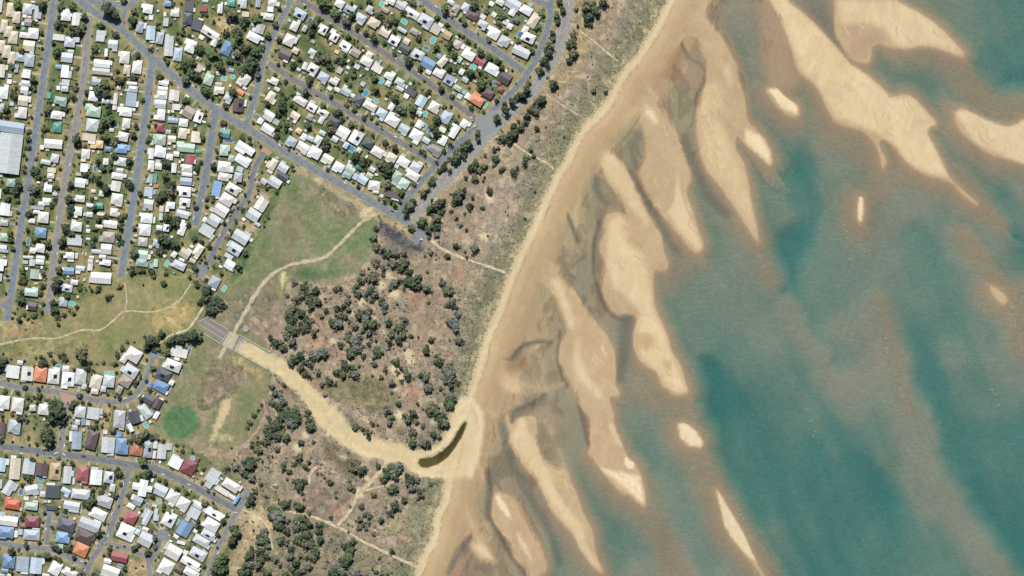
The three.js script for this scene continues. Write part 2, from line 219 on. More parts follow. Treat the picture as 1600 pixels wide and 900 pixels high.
// the sea bed: silt in the channels, brown wet sand on the banks, tan flats along the beach
area([...DUNE, [1760, 1010], [1760, -110]], SILT, 0);
for (const s of SHOALS) if (s.d < 1.1) band(s.line, s.w * 2 + 14, BROWN, 9, 0.85);
for (const [w, blur, a, c] of [[76, 16, 0.6, [164, 140, 108]], [40, 9, 0.7, [168, 138, 103]], [13, 4, 0.85, [182, 150, 112]]]) for (const b of BARS) { soft(blur); ctx.lineWidth = w; trace(b.poly); ctx.strokeStyle = css(c); ctx.globalAlpha = a; ctx.stroke(); ctx.globalAlpha = 1; }
area('1110,-110 1105,20 1085,60 1095,140 1080,205 1062,215 1000,150 1010,240 985,262 960,330 925,420 945,480 960,500 985,505 962,600 925,690 900,740 870,780 855,900 880,1010 590,1010 640,890 690,770 735,600 765,500 850,300 960,130 1045,-20', TAN, 7);
for (const [p, c, b, a] of [
  ['1012,122 1042,85 1066,70 1078,92 1064,100 1068,122 1054,131 1038,122', [163, 131, 99], 3, 1], ['1066,95 1098,104 1102,130 1088,145 1062,132 1068,110', [181, 149, 117], 3, 1],
  ['1040,130 1090,142 1082,205 1052,200 1040,165', [165, 148, 111], 5, 1], ['1015,130 1038,130 1045,160 1020,150', [179, 146, 113], 4, 1], ['955,205 985,172 996,190 1004,240 985,250 970,235', [159, 147, 113], 5, 1],
  ['905,270 925,255 926,300 945,325 935,360 905,365 892,330', [165, 148, 111], 6, 1], ['870,330 890,335 900,375 918,390 900,400 872,372', [169, 151, 113], 5, 1], ['845,372 872,350 880,372 856,384', [163, 137, 103], 4, 0.9], ['900,385 925,375 920,430 930,460 918,480 890,440 868,400', [163, 147, 117], 5, 1],
  ['940,262 965,255 990,282 975,300 950,300', [151, 133, 101], 5, 0.9], ['835,440 858,450 872,490 862,520 845,520 825,460', [165, 147, 109], 6, 0.9], ['776,552 800,545 822,550 815,578 795,582 778,570', [157, 129, 97], 3, 1], ['845,525 872,540 868,580 892,606 860,600 838,560', [167, 149, 112], 6, 1],
  ['900,500 945,530 958,560 955,600 930,580', [173, 151, 113], 6, 0.9], ['836,612 880,608 905,640 922,690 900,720 872,735 850,690 845,640', [163, 146, 113], 6, 1], ['798,662 806,642 832,628 856,616 850,632 828,645 812,655', [149, 121, 93], 2.5, 1], ['840,640 868,640 878,690 868,720 848,700', [181, 153, 119], 6, 1],
  ['776,690 794,692 782,735 768,790 754,830 746,790', [159, 145, 109], 5, 1], ['782,705 798,700 820,745 816,775 796,765', [159, 143, 109], 5, 0.9], ['802,720 830,740 860,795 880,835 870,850 840,815 810,780', [167, 137, 107], 6, 1], ['690,900 705,860 730,845 760,880 770,920 700,930', [167, 137, 107], 6, 0.9], ['772,800 800,845 800,875 780,850', [157, 129, 101], 4, 0.8],
  ['905,636 922,655 924,698 915,690', [155, 125, 95], 2, 1], ['958,712 976,712 984,728 972,738 958,730', [163, 137, 103], 2, 1], ['1185,-60 1215,-60 1250,110 1248,136 1204,140 1190,90', [181, 149, 113], 5, 1], ['1255,0 1290,0 1330,95 1290,60', [141, 119, 99], 6, 0.8],
  ['960,490 995,495 990,560 960,600 972,540', [141, 133, 109], 6, 0.8]]) area(p, c, b, a);
for (const [l, w] of [['960,205 990,175 1005,158', 9], ['915,262 930,245 945,240', 8], ['812,400 830,405 845,420', 9], ['765,565 800,595 850,608 880,600', 12], ['760,640 790,660 805,668', 9], ['742,720 765,760 775,775', 7], ['730,800 745,840 760,868', 9], ['905,300 900,345 915,372', 5], ['868,415 890,470 905,520', 6], ['1010,135 1035,165 1050,205', 6], ['930,520 945,560 950,605', 7], ['850,655 872,700 885,735', 7], ['840,540 850,580 842,605', 6]]) { band(l, w * 1.8, [192, 164, 124], 5, 0.8); band(l, w * 0.5, [212, 185, 141], 2, 0.8); }
for (const s of SCOURS) if (s.d < 1.7) band(s.line, s.w * (s.d < 0.45 ? 1.6 : 2), s.d < 0.45 ? [122, 100, 78] : [126, 108, 84], s.d < 0.45 ? 1.5 : 3, 0.75);
for (const b of BARS) { area(b.poly, [186, 158, 121], 2.5); area(b.poly, [194, 167, 128], 0.8); }
for (const [p, c, b, a] of [ // drier and wetter sand on the bars
  ['1190,-60 1232,0 1285,50 1330,101 1359,121 1384,144 1402,155 1427,153 1462,193 1449,208 1476,263 1484,277 1446,269 1418,250 1396,223 1352,200 1307,186 1287,148 1274,128 1253,110 1240,74 1217,22 1170,-60', DRY, 3, 1], ['1310,0 1402,0 1460,36 1507,87 1465,72 1420,74 1395,68 1385,45 1350,35 1315,40', DRY, 4, 1], ['1318,45 1360,40 1385,62 1360,80 1350,95 1330,88', [186, 156, 122], 5, 1],
  ['1494,176 1510,173 1573,199 1680,165 1680,285 1573,246 1526,224', [219, 195, 153], 2, 1], ['1202,141 1213,139 1246,166 1246,180 1224,171', PALE, 1, 1], ['1344,308 1348,309 1349,325 1347,346 1343,345 1341,330', PALE, 0.7, 1], ['1061,663 1070,662 1085,672 1098,690 1097,698 1080,697 1065,685', [227, 204, 165], 1, 1], ['1120,765 1145,805 1165,840 1182,878 1172,872 1150,848 1134,823', [227, 204, 165], 1, 1],
  ['948,411 952,345 968,338 985,352 1005,400 1015,440 1018,480 1040,525 1046,548 1058,570 1072,610 1056,614 1040,600 1028,580 1005,562 995,545 995,520 1000,492 985,470 960,450', DRY, 3, 1], ['990,524 1010,520 1026,532 1018,545 1000,545', [197, 166, 119], 3, 0.9], ['1036,562 1052,565 1048,580 1038,575', [197, 168, 123], 2, 0.8], ['940,245 955,240 972,258 992,292 1010,330 1016,358 995,340 975,308 955,285 942,262', [219, 192, 147], 3, 1], ['974,345 990,350 1010,370 1000,395 980,380', [191, 162, 119], 4, 0.8],
  ['1060,265 1064,300 1072,325 1086,358 1097,385 1090,392 1066,365 1044,335 1054,312', DRY, 2, 1], ['1006,162 1020,172 1030,192 1024,195 1012,180', PALE, 3, 1], ['1100,136 1120,125 1130,160 1128,200 1145,230 1165,275 1184,372 1160,338 1128,290 1108,262 1098,235 1094,190', [213, 186, 141], 4, 1], ['1130,95 1140,110 1146,140 1138,128', PALE, 4, 0.9], ['1165,200 1190,214 1202,236 1205,256 1185,240 1165,222', PALE, 2, 1], ['1110,170 1135,175 1128,190 1108,185', [197, 168, 125], 4, 0.7],
  ['860,432 875,440 888,468 897,490 898,515 888,510 880,480 866,450', DRY, 3, 1], ['902,522 910,530 908,560 920,590 940,615 950,635 925,612 900,590 895,560', DRY, 4, 1], ['880,430 930,510 955,560 955,600 935,590 915,540', [199, 168, 125], 5, 1], ['935,730 960,735 985,742 1000,745 1007,788 986,771 960,750', PALE, 2, 1], ['976,714 990,722 992,732 984,734 976,726', PALE, 1, 1], ['950,663 958,662 974,700 966,695', [217, 192, 153], 2, 1], ['924,655 945,655 950,700 975,712 960,735 930,712 924,690', [197, 166, 129], 3, 1],
  ['800,680 815,660 838,690 845,715 856,730 866,755 880,785 905,815 918,850 940,893 926,882 908,856 898,834 878,812 858,785 840,750 815,715 800,695', DRY, 3, 1], ['812,655 820,652 822,670 812,668', [223, 198, 157], 2, 1], ['856,700 885,738 896,770 905,790 880,770 862,740', [203, 174, 131], 4, 1], ['774,774 780,774 792,790 800,810 792,806 778,790', PALE, 1.5, 1], ['808,832 816,834 832,862 838,880 826,872 812,850', PALE, 2, 1], ['738,852 752,850 766,862 774,878 762,878 748,866', [217, 192, 151], 3, 1], ['800,775 818,805 845,860 852,885 835,885 815,840', [197, 164, 127], 4, 1], ['786,596 820,602 846,610 830,618 800,612 782,600', [207, 178, 135], 4, 1], ['765,568 790,590 825,600 800,615 780,600 764,580', [211, 182, 139], 3, 1]]) area(p, c, b, a);
seed = 77; // drainage marks left on the bars by the falling tide
for (const b of BARS) { let x0 = 1e9, x1 = -1e9, y0 = 1e9, y1 = -1e9; for (const [x, y] of b.poly) { x0 = Math.min(x0, x); x1 = Math.max(x1, x); y0 = Math.min(y0, y); y1 = Math.max(y1, y); }
  for (let n = 0; n < (x1 - x0) * (y1 - y0) / 520; n++) { const x = rr(x0, x1), y = rr(y0, y1), l = rr(8, 26), a = rr(0.6, 1.5); if (!inside(x, y, b.poly) || !inside(x + Math.cos(a) * l, y + Math.sin(a) * l, b.poly)) continue; band([[x, y], [x + Math.cos(a + 0.3) * l * 0.5, y + Math.sin(a + 0.3) * l * 0.5], [x + Math.cos(a) * l, y + Math.sin(a) * l]], rr(0.8, 2.6), rnd() < 0.6 ? [182, 154, 114] : [236, 214, 172], 0, rr(0.2, 0.5)); } }
// the beach, the dunes behind it and the scrub
const shifted = (d) => DUNE.map(([x, y], i) => { const a = DUNE[Math.max(0, i - 1)], b = DUNE[Math.min(DUNE.length - 1, i + 1)], l = Math.hypot(b[0] - a[0], b[1] - a[1]); return [x + (b[1] - a[1]) / l * d, y - (b[0] - a[0]) / l * d]; });
band(shifted(36), 30, [188, 160, 119], 6); band(shifted(20), 22, [202, 174, 130], 3); band(shifted(7), 18, [228, 204, 160], 2);
area([...shifted(1), [560, 1010], [380, 1010], [380, 800], [372, 720], [330, 715], [300, 705], [400, 690], [420, 620], [430, 560], [405, 520], [440, 440], [500, 440], [560, 425], [585, 345], [640, 345], [700, 290], [850, 140], [895, 0], [900, -110]], [166, 146, 120], 1.5);
band(shifted(-14), 30, [136, 130, 98], 7, 0.95); band(shifted(-34), 22, [148, 136, 112], 9, 0.7); band(shifted(-3), 6, [176, 162, 122], 2, 0.7);
area('900,-110 905,60 880,110 850,150 830,170 842,180 872,142 915,90 935,0 960,-110', [176, 156, 106], 7, 0.8);
for (const [p, c, b, a] of [
  ['370,720 400,700 440,780 500,800 560,840 600,870 640,900 620,1010 380,1010 375,800', [142, 130, 100], 8, 0.7], ['496,609 540,592 570,588 598,591 615,624 616,642 585,645 555,636 525,624', [134, 122, 90], 3, 1], ['594,342 630,360 631,375 663,388 660,397 633,386 612,378 594,368', [84, 78, 80], 2, 1], ['600,370 630,375 650,392 640,402 612,392', [120, 110, 106], 4, 0.8], ['505,682 525,693 552,709 560,735 566,760 545,752 525,725 507,709', [122, 110, 86], 3, 1], ['440,594 462,612 470,622 455,620 440,604', [140, 118, 88], 2, 1], ['612,672 630,664 636,684 618,684', [130, 118, 92], 3, 0.9], ['528,640 548,668 570,679 560,660 540,640', [136, 122, 98], 3, 0.9],
  ['640,440 690,430 700,480 690,540 655,540 640,490', [164, 140, 116], 9, 0.9], ['485,490 505,480 520,520 540,560 515,570 490,540', [166, 138, 112], 6, 0.9], ['485,765 530,760 550,790 540,815 500,812 482,800', [150, 130, 110], 6, 1], ['770,300 800,270 812,310 790,370 760,400 750,350', [176, 158, 134], 10, 0.8], ['800,225 830,250 822,300 780,290', [168, 150, 126], 9, 0.6], ['630,785 660,790 655,830 640,830', [140, 140, 104], 6, 0.8], ['612,815 625,815 622,832 610,830', [158, 158, 96], 3, 0.8]]) area(p, c, b, a);
for (const [x, y, r] of [[597, 445, 6], [618, 460, 9], [565, 472, 8], [486, 486, 5], [520, 534, 7], [618, 579, 9], [639, 552, 9], [642, 565, 8], [619, 607, 6], [624, 648, 8], [570, 654, 5], [573, 748, 7], [561, 770, 8], [606, 430, 7], [627, 590, 6], [668, 640, 4], [678, 660, 5], [537, 715, 5], [500, 470, 4], [552, 490, 4], [765, 310, 7], [757, 370, 8], [430, 760, 5], [465, 700, 7], [475, 680, 6], [450, 690, 5], [640, 430, 5], [586, 500, 4], [600, 520, 4]]) spot(x, y, r, [224, 204, 162], 2);
for (const [x, y, r] of [[642, 613, 15], [702, 555, 8], [652, 465, 16], [630, 843, 9], [525, 798, 12], [795, 314, 5], [716, 430, 10], [494, 533, 14], [600, 632, 6], [560, 717, 5], [390, 705, 6], [575, 500, 8], [650, 545, 6]]) spot(x, y, r, [180, 138, 112], 4, 0.8);
area(CREEK, [222, 199, 153], 2.5); band([...POND, POND[0]], 16, [232, 210, 166], 3); band('735,745 748,700 752,660 742,632 725,626 712,640', 9, [232, 210, 168], 2.5); area(POND, [150, 130, 92], 2); area('428,562 470,596 520,650 570,694 640,712 690,718 720,690 742,640 735,700 700,735 650,730 600,712 550,695 500,655 470,615', [216, 192, 146], 5);
// fields, park and verges
area('455,268 478,275 560,325 588,334 590,345 575,345 540,372 505,400 450,412 400,455 372,470 355,455 380,400 420,340', [120, 131, 88], 3); area('492,285 530,300 568,330 545,350 515,335 495,310', [146, 130, 104], 8, 0.9); area('430,320 460,300 490,340 470,380 440,390', [124, 124, 88], 9, 0.8); area('400,400 450,385 470,405 430,425', [142, 130, 102], 8, 0.7);
area('590,347 580,400 555,425 500,442 462,430 480,412 540,380', [118, 132, 88], 3); area('464,420 520,427 500,438 470,434', [84, 108, 74], 4, 0.8); area('520,405 555,395 570,410 545,425', [136, 128, 96], 6, 0.7);
area('365,465 400,440 440,425 448,440 436,470 400,515 385,525 370,510 340,500 345,480', [142, 130, 104], 5); area('440,425 452,432 440,465 434,470', [172, 164, 96], 2, 0.9); area('442,424 448,424 442,452 439,454', [222, 205, 165], 1, 1);
area('395,500 430,480 445,510 425,540 400,520', [160, 136, 116], 5, 0.9);
area('-160,430 0,500 60,500 90,480 130,470 140,430 240,430 300,425 312,460 310,500 270,540 200,545 180,560 100,565 0,560 -160,600', [138, 136, 86], 4); area('240,485 290,470 308,480 290,510 250,525 235,505', [190, 166, 112], 6, 0.9); area('0,505 60,500 72,520 40,532 0,530', [178, 152, 114], 6, 0.9); area('0,540 40,532 120,530 160,545 60,560 0,560', [150, 138, 96], 7, 0.7); area('150,480 190,445 240,440 280,440 270,465 210,480', [142, 142, 92], 6, 0.8);
area('312,530 345,545 420,582 412,620 395,645 365,700 330,705 292,690 240,682 245,640 285,580', [134, 133, 94], 3); area('330,560 380,570 400,600 370,620 330,640 300,650 320,600', [146, 126, 104], 9, 0.9); area('375,595 410,590 412,618 385,640 365,640', [134, 136, 92], 6, 0.8);
soft(2.2); ctx.fillStyle = css([88, 122, 78]); ctx.beginPath(); ctx.ellipse(283, 661, 28, 25.5, -0.3, 0, 7); ctx.fill();
area('349,626 363,622 362,634 345,672 335,690 328,690 338,655', [212, 188, 144], 2); area('338,678 375,682 365,690 335,688', [196, 172, 132], 3, 0.8); area('340,690 370,690 362,704 325,702 318,690', [150, 136, 104], 4, 0.8); area('358,560 372,556 400,575 415,590 405,594', [196, 166, 116], 3, 0.8);
band('460,260 505,286 562,320 600,343 640,360', 9, [196, 176, 134], 2.5); band('470,264 520,298 565,328', 3, [182, 160, 122], 2, 0.8); band('594,338 640,368 655,372', 7, [188, 162, 118], 3, 0.8);
band(SHORE, 26, [190, 166, 122], 3); band('890,-60 884,30 864,90 842,122', 8, [180, 152, 108], 2);
area('560,322 575,328 582,340 566,346', [210, 186, 150], 3, 0.9);
for (const s of STREETS) band(s.line, s.w + 9, [176, 162, 122], 2.5, 0.75);
area('355,795 400,790 430,805 425,850 400,870 375,900 360,1010 345,1010 360,880 380,840', [190, 166, 126], 5, 0.9); area('392,800 410,808 405,822 388,818', [222, 196, 148], 3, 0.9);
area('262,30 362,24 368,48 345,52 330,28', [200, 176, 130], 4, 0.9); area('200,872 228,880 226,900 202,900', [186, 156, 114], 2, 0.9); area('155,632 175,632 172,668 158,668', [196, 166, 122], 2, 0.9); area('386,330 416,285 428,300 412,330', [158, 142, 102], 3, 0.6); area('365,340 405,352 395,372 370,352', [186, 156, 126], 2, 0.9); area('385,290 420,300 430,305 412,322', [172, 150, 112], 3, 0.9); area('315,750 330,730 326,760 300,755', [204, 178, 128], 3, 0.9);
area('313,499 326,495 356,516 343,536', [150, 140, 128], 1); area('366,545 374,527 384,530 376,545', [180, 170, 155], 2, 0.8);
soft(0);
const PAINT = ctx.getImageData(0, 0, CW, CH).data;
const TOWN = [pts('-160,-110 862,-110 855,40 830,110 745,200 660,300 622,335 480,250 455,270 420,340 360,460 300,430 190,432 130,470 60,500 0,500 -160,500'), pts('-160,568 100,572 180,566 250,530 300,545 285,580 245,640 240,682 292,695 400,770 380,800 325,1010 -160,1010')];
const tm = document.createElement('canvas'); tm.width = CW; tm.height = CH;
const tc = tm.getContext('2d'); tc.translate(-OX, -OY); tc.fillStyle = '#fff';
for (const p of TOWN) { tc.beginPath(); p.forEach(([x, y], i) => (i ? tc.lineTo(x, y) : tc.moveTo(x, y))); tc.fill(); }
const TM = tc.getImageData(0, 0, CW, CH).data;
function groundTexture(x0, x1, W, Hh) {
  const out = new Uint8Array(W * Hh * 4), y0 = OY, y1 = OY + CH;
  for (let j = 0; j < Hh; j++) for (let i = 0; i < W; i++) {
    const x = x0 + (i + 0.5) * (x1 - x0) / W, y = y0 + (j + 0.5) * (y1 - y0) / Hh, s = grid(SEA, x, y), land = s < 0;
    const amp = land ? 4.2 : s < 45 ? 4 : 1.8;
    const u = clamp(x - OX + amp * (noise(x / 5, y / 5) + 0.6 * noise(x / 1.7, y / 1.7) - 0.8), 0, CW - 1.01), v = clamp(y - OY + amp * (noise(x / 5 + 70, y / 5 + 20) + 0.6 * noise(x / 1.7 + 9, y / 1.7) - 0.8), 0, CH - 1.01);
    const ui = Math.floor(u), vi = Math.floor(v), a = u - ui, b = v - vi, k = (vi * CW + ui) * 4;
    let c = [0, 1, 2].map((n) => mix(mix(PAINT[k + n], PAINT[k + 4 + n], a), mix(PAINT[k + CW * 4 + n], PAINT[k + CW * 4 + 4 + n], a), b));
    if (land) {
      const town = TM[k] / 255 * clamp((170 - c[0]) / 25), lawn = c[1] > c[0] - 6 ? 1 : 0; // yards and lawns: greener and drier patches
      const p = fbm(x / 16 + 31, y / 16, 3), g = fbm(x / 6, y / 6 + 50, 3), f = noise(x * 0.9, y * 0.9) + 0.7 * noise(x * 2.1, y * 2.1) - 0.85, sandy = c[0] > 200 ? 0.35 : 1;
      const dry = sstep(0.5, 0.66, p) * town, lush = sstep(0.5, 0.34, p) * town;
      c = [c[0] + 30 * dry - 26 * lush, c[1] + 16 * dry - 14 * lush, c[2] + 10 * dry - 20 * lush];
      if (town > 0.3 && y < 560) c = [c[0] - 10, c[1] - 5, c[2] - 8];
      if (lawn && town < 0.3) { const q = (fbm(x / 24 + 3, y / 24, 5) - 0.5) * 2, circle = Math.hypot(x - 283, y - 661) < 31 ? 0.5 : 1, worn = sstep(0.54, 0.66, fbm(x / 13 + 70, y / 13, 4)) * circle; c = [c[0] + (26 * q + 14 * worn) * circle, c[1] + 10 * q * circle + 6 * worn, c[2] + 18 * q * circle + 14 * worn]; }
      if (town < 0.3 && !lawn) { const grey = sstep(0.5, 0.62, fbm(x / 11 + 5, y / 11, 4)) * sandy, tuft = sstep(0.6, 0.74, fbm(x / 2.6, y / 2.6 + 8, 2)) * sandy, pale = sstep(0.56, 0.68, fbm(x / 8 + 60, y / 8, 4)) * sandy; c = [c[0] - 18 * grey - 26 * tuft + 24 * pale, c[1] - 12 * grey - 18 * tuft + 22 * pale, c[2] - 8 * grey - 20 * tuft + 18 * pale]; }
      const t = (30 * (g - 0.5) + 30 * f) * sandy;
      c = [c[0] + t, c[1] + t * 0.95, c[2] + t * 0.8];
    } else {
      const e = height(x, y), grain = noise(x * 1.1, y * 1.1) - 0.5, broad = fbm(x / 45, y / 60 + 4, 3) - 0.5, drift = fbm(x / 4.5, y / 4.5, 3) - 0.5;
      const ripple = noise(x / 5 + y / 30, y / 1.5 - x / 9) + 0.6 * noise(x / 2.6, y / 0.9 + x / 8) - 0.8, wind = fbm(x / 3 + y / 9, y / 14 - x / 30, 3) - 0.5;
      const wx = x + 26 * (fbm(x / 30, y / 44, 2) - 0.5), wy = y + 40 * (fbm(x / 30 + 8, y / 44, 2) - 0.5), film = fbm(wx / 13, wy / 26 + 3, 4), flat = s > 28 && s < 190 && e < 0.12 && e > -0.5 ? sstep(28, 40, s) * sstep(190, 165, s) : 0;
      const wet = flat * (sstep(0.52, 0.55, film) * 11 + sstep(0.6, 0.615, film) * 9), vein = flat * (1 - sstep(0.004, 0.016, Math.abs(fbm(wx / 22 + 40, wy / 40, 3) - 0.5))) * 14, crust = e > 0.12 && s > 40 ? (sstep(0.5, 0.56, fbm(wx / 16 + 90, wy / 24, 4)) - 0.5) * 6 : 0;
      const tuft = s < 7 && !(y > 622 && y < 752) && fbm(x / 2.2, y / 2.2, 2) > 0.5 + s * 0.035 ? -46 : 0;
      const t = (e < -0.4 ? 17 * ripple + 6 * wind : 9 * wind + 9 * drift) + 9 * grain + 15 * broad + tuft - wet - vein + crust - (Math.abs(s - 15 - 5 * noise(x / 18, y / 18)) < 0.9 && noise(x / 4, y / 4) > 0.45 ? 20 : 0);
      c = [c[0] + t, c[1] + t * 0.96 + (tuft ? 6 : 0), c[2] + t * 0.85];
    }
    const q = (j * W + i) * 4;
    out[q] = BASE[clamp(Math.round(c[0]), 0, 255)]; out[q + 1] = BASE[clamp(Math.round(c[1]), 0, 255)]; out[q + 2] = BASE[clamp(Math.round(c[2]), 0, 255)]; out[q + 3] = 255;
  }
  const t = new THREE.DataTexture(out, W, Hh);
  t.colorSpace = THREE.SRGBColorSpace; t.magFilter = THREE.LinearFilter; t.wrapS = t.wrapT = THREE.MirroredRepeatWrapping; t.needsUpdate = true;
  return t;
}
function sheet(xs, ys, x0, x1) {
  const pos = new Float32Array(xs.length * ys.length * 3), uv = new Float32Array(xs.length * ys.length * 2), idx = [];
  let n = 0;
  for (const y of ys) for (const x of xs) { pos.set([x - 800, height(x, y), y - 450], n * 3); uv.set([(x - x0) / (x1 - x0), (y - OY) / CH], n * 2); n++; }
  for (let j = 0; j + 1 < ys.length; j++) for (let i = 0; i + 1 < xs.length; i++) { const a = j * xs.length + i, b = a + 1, c = a + xs.length, d = c + 1; idx.push(a, c, b, b, c, d); }
  const g = new THREE.BufferGeometry();
  g.setAttribute('position', new THREE.BufferAttribute(pos, 3)); g.setAttribute('uv', new THREE.BufferAttribute(uv, 2)); g.setIndex(idx); g.computeVertexNormals();
  return g;
}
const steps = (a, b, s) => Array.from({ length: Math.round((b - a) / s) + 1 }, (_, i) => a + i * s);
const YS = (s) => [-2600, -1400, -700, -360, -200, ...steps(-110, 1010, s), 1100, 1260, 1600, 2300, 3500];
const soil = (map) => new THREE.MeshStandardMaterial({ map, roughness: 1 });
structure('ground', sheet([-3600, -2200, -1200, -600, -320, ...steps(-160, 640, 4)], YS(4), -160, 640), soil(groundTexture(-160, 640, 1600, 2048)), 'flat coastal ground of dry lawns, yards and fields');
structure('beach_and_sea_bed', sheet([...steps(640, 1760, 2), 1860, 2060, 2500, 3600, 5200], YS(2), 640, 1760), soil(groundTexture(640, 1760, 2048, 2048)), 'scrubby dunes, sandy beach, sand bars and sea bed');
// ---------------------------------------------------------------- the sea: a body of water that takes the red out of the light with depth
{
  const W = 256, d = new Uint8Array(W * W * 4), TAU = Math.PI * 2;
  for (let j = 0; j < W; j++) for (let i = 0; i < W; i++) {
    let v = 0;
    for (const [a, b, k] of [[3, 11, 1], [-2, 13, 0.8], [6, 17, 0.6], [-7, 15, 0.6], [2, 23, 0.5], [9, 27, 0.4], [-5, 31, 0.4]]) v += k * Math.sin(TAU * (a * i + b * j) / W + a * b);
    d.fill(clamp(128 + 30 * v, 0, 255), (j * W + i) * 4, (j * W + i) * 4 + 3); d[(j * W + i) * 4 + 3] = 255;
  }
  const bump = new THREE.DataTexture(d, W, W); bump.wrapS = bump.wrapT = THREE.RepeatWrapping; bump.magFilter = THREE.LinearFilter; bump.needsUpdate = true;
  const water = new THREE.MeshPhysicalMaterial({ color: new THREE.Color().setRGB(0.1, 0.155, 0.15), roughness: 0.25, transparent: true, opacity: 0.14, thickness: 5, ior: 1.33, bumpMap: bump, bumpScale: 0.5, attenuationDistance: 1, attenuationColor: new THREE.Color().setRGB(Math.exp(-0.138), Math.exp(-0.032), Math.exp(-0.02)) });
  const g = new THREE.BoxGeometry(4600, 14, 6200), uv = g.attributes.uv, p = g.attributes.position;
  for (let i = 0; i < uv.count; i++) uv.setXY(i, p.getX(i) / 70, p.getZ(i) / 70);
  g.translate(600 - 800 + 2300, -7, 0);
  structure('sea', g, water, 'clear shallow teal sea over sand banks');
  const pond = new THREE.MeshPhysicalMaterial({ color: new THREE.Color().setRGB(0.06, 0.06, 0.035), roughness: 0.2, transparent: true, opacity: 0.16, thickness: 1, ior: 1.33, attenuationDistance: 1, attenuationColor: new THREE.Color().setRGB(0.5, 0.52, 0.42) });
  const shape = new THREE.Shape(smooth(POND, 3, true).map(([x, y]) => new THREE.Vector2(x - 800, 450 - y)));
  structure('creek_water', new THREE.ExtrudeGeometry(shape, { depth: 2, bevelEnabled: false }).rotateX(-Math.PI / 2).translate(0, -0.85, 0), pond, 'dark pool lying in the sandy creek mouth');
}
// ---------------------------------------------------------------- what stands on the map: one record per building ("x y width depth turn colour", "+" adds a wing), pool and tree
const HOUSES = [], POOLS = [], TREES = [];
function tile(ox, oy, houses, pools, trees) {
  const rows = (s) => s.split(';').map((r) => r.trim()).filter(Boolean), at = (v, o) => o + Number(v) * 0.15;
  for (const r of rows(houses)) {
    const wing = r[0] === '+', [x, y, w, d, turn, c] = r.replace('+', '').trim().split(' ');
    const box = { x: at(x, ox), y: at(y, oy), w: w * 0.15, d: d * 0.15, turn: Number(turn) };
    if (wing) HOUSES[HOUSES.length - 1].wings.push(box); else HOUSES.push({ ...box, c: c[0], solar: c.endsWith('p'), wings: [] });
  }
  for (const r of rows(pools)) { const [x, y, w, d] = r.split(' '); if (w > 20) POOLS.push({ x: at(x, ox), y: at(y, oy), w: w * 0.15, d: d * 0.15 }); }
  for (const r of rows(trees)) { const [x, y, q] = r.split(' '); TREES.push({ x: at(x, ox), y: at(y, oy), r: q * 0.15 }); }
}
tile(0,0,`-5 65 60 120 7 w;112 105 75 140 7 c;+175 180 75 115 7;45 275 70 130 7 c;+90 330 80 110 7;+140 390 90 125 7;20 490 70 130 7 c;+72 540 80 125 7;+125 605 70 125 7;25 740 60 130 7 c;290 95 95 105 7 w;400 130 72 125 7 g;295 235 72 70 7 t;352 350 105 105 7 w;+255 368 90 55 7;305 480 115 105 7 c;+333 545 40 30 7;310 630 95 125 7 s;+215 597 100 85 7;280 770 80 85 7 w;105 790 40 40 7 w;175 715 40 80 7 g;100 850 45 45 7 w;270 880 110 65 7 w;690 155 98 115 4 w;795 200 75 130 5 w;615 390 115 60 6 w;732 440 105 100 6 g;+805 415 50 50 6;700 600 115 95 6 w;+740 540 60 40 6;680 745 75 125 6 w;610 695 60 40 6 b;685 872 85 68 6 w;1050 375 85 110 5 w;1180 462 95 85 4 w;+1197 520 50 30 4;1110 550 32 80 3 w;1302 600 98 120 6 w;1430 705 95 120 8 w;1325 725 68 95 6 c;1065 665 165 75 6 w;1055 745 175 65 6 c;1005 855 90 70 6 g;1380 887 120 38 4 w;1545 95 95 90 10 w;1575 180 45 55 6 w;1460 285 72 110 12 g;1572 345 90 140 5 s`,
`238 290 30 30`,
`450 60 50;190 60 55;640 70 45;760 90 45;880 180 45;610 250 45;830 320 58;760 365 45;555 450 28;600 545 55;1130 110 85;1200 165 50;1060 270 40;990 500 45;1210 365 42;1440 580 35;960 590 25;1100 870 55;1240 835 52;1400 810 45;360 240 28;240 210 25;230 530 40;350 835 45;130 700 40;880 270 30;440 350 22;1400 110 38;1390 210 48;1570 510 40;1290 0 40;650 300 30;620 180 25;440 500 20;405 665 22;740 290 30`);
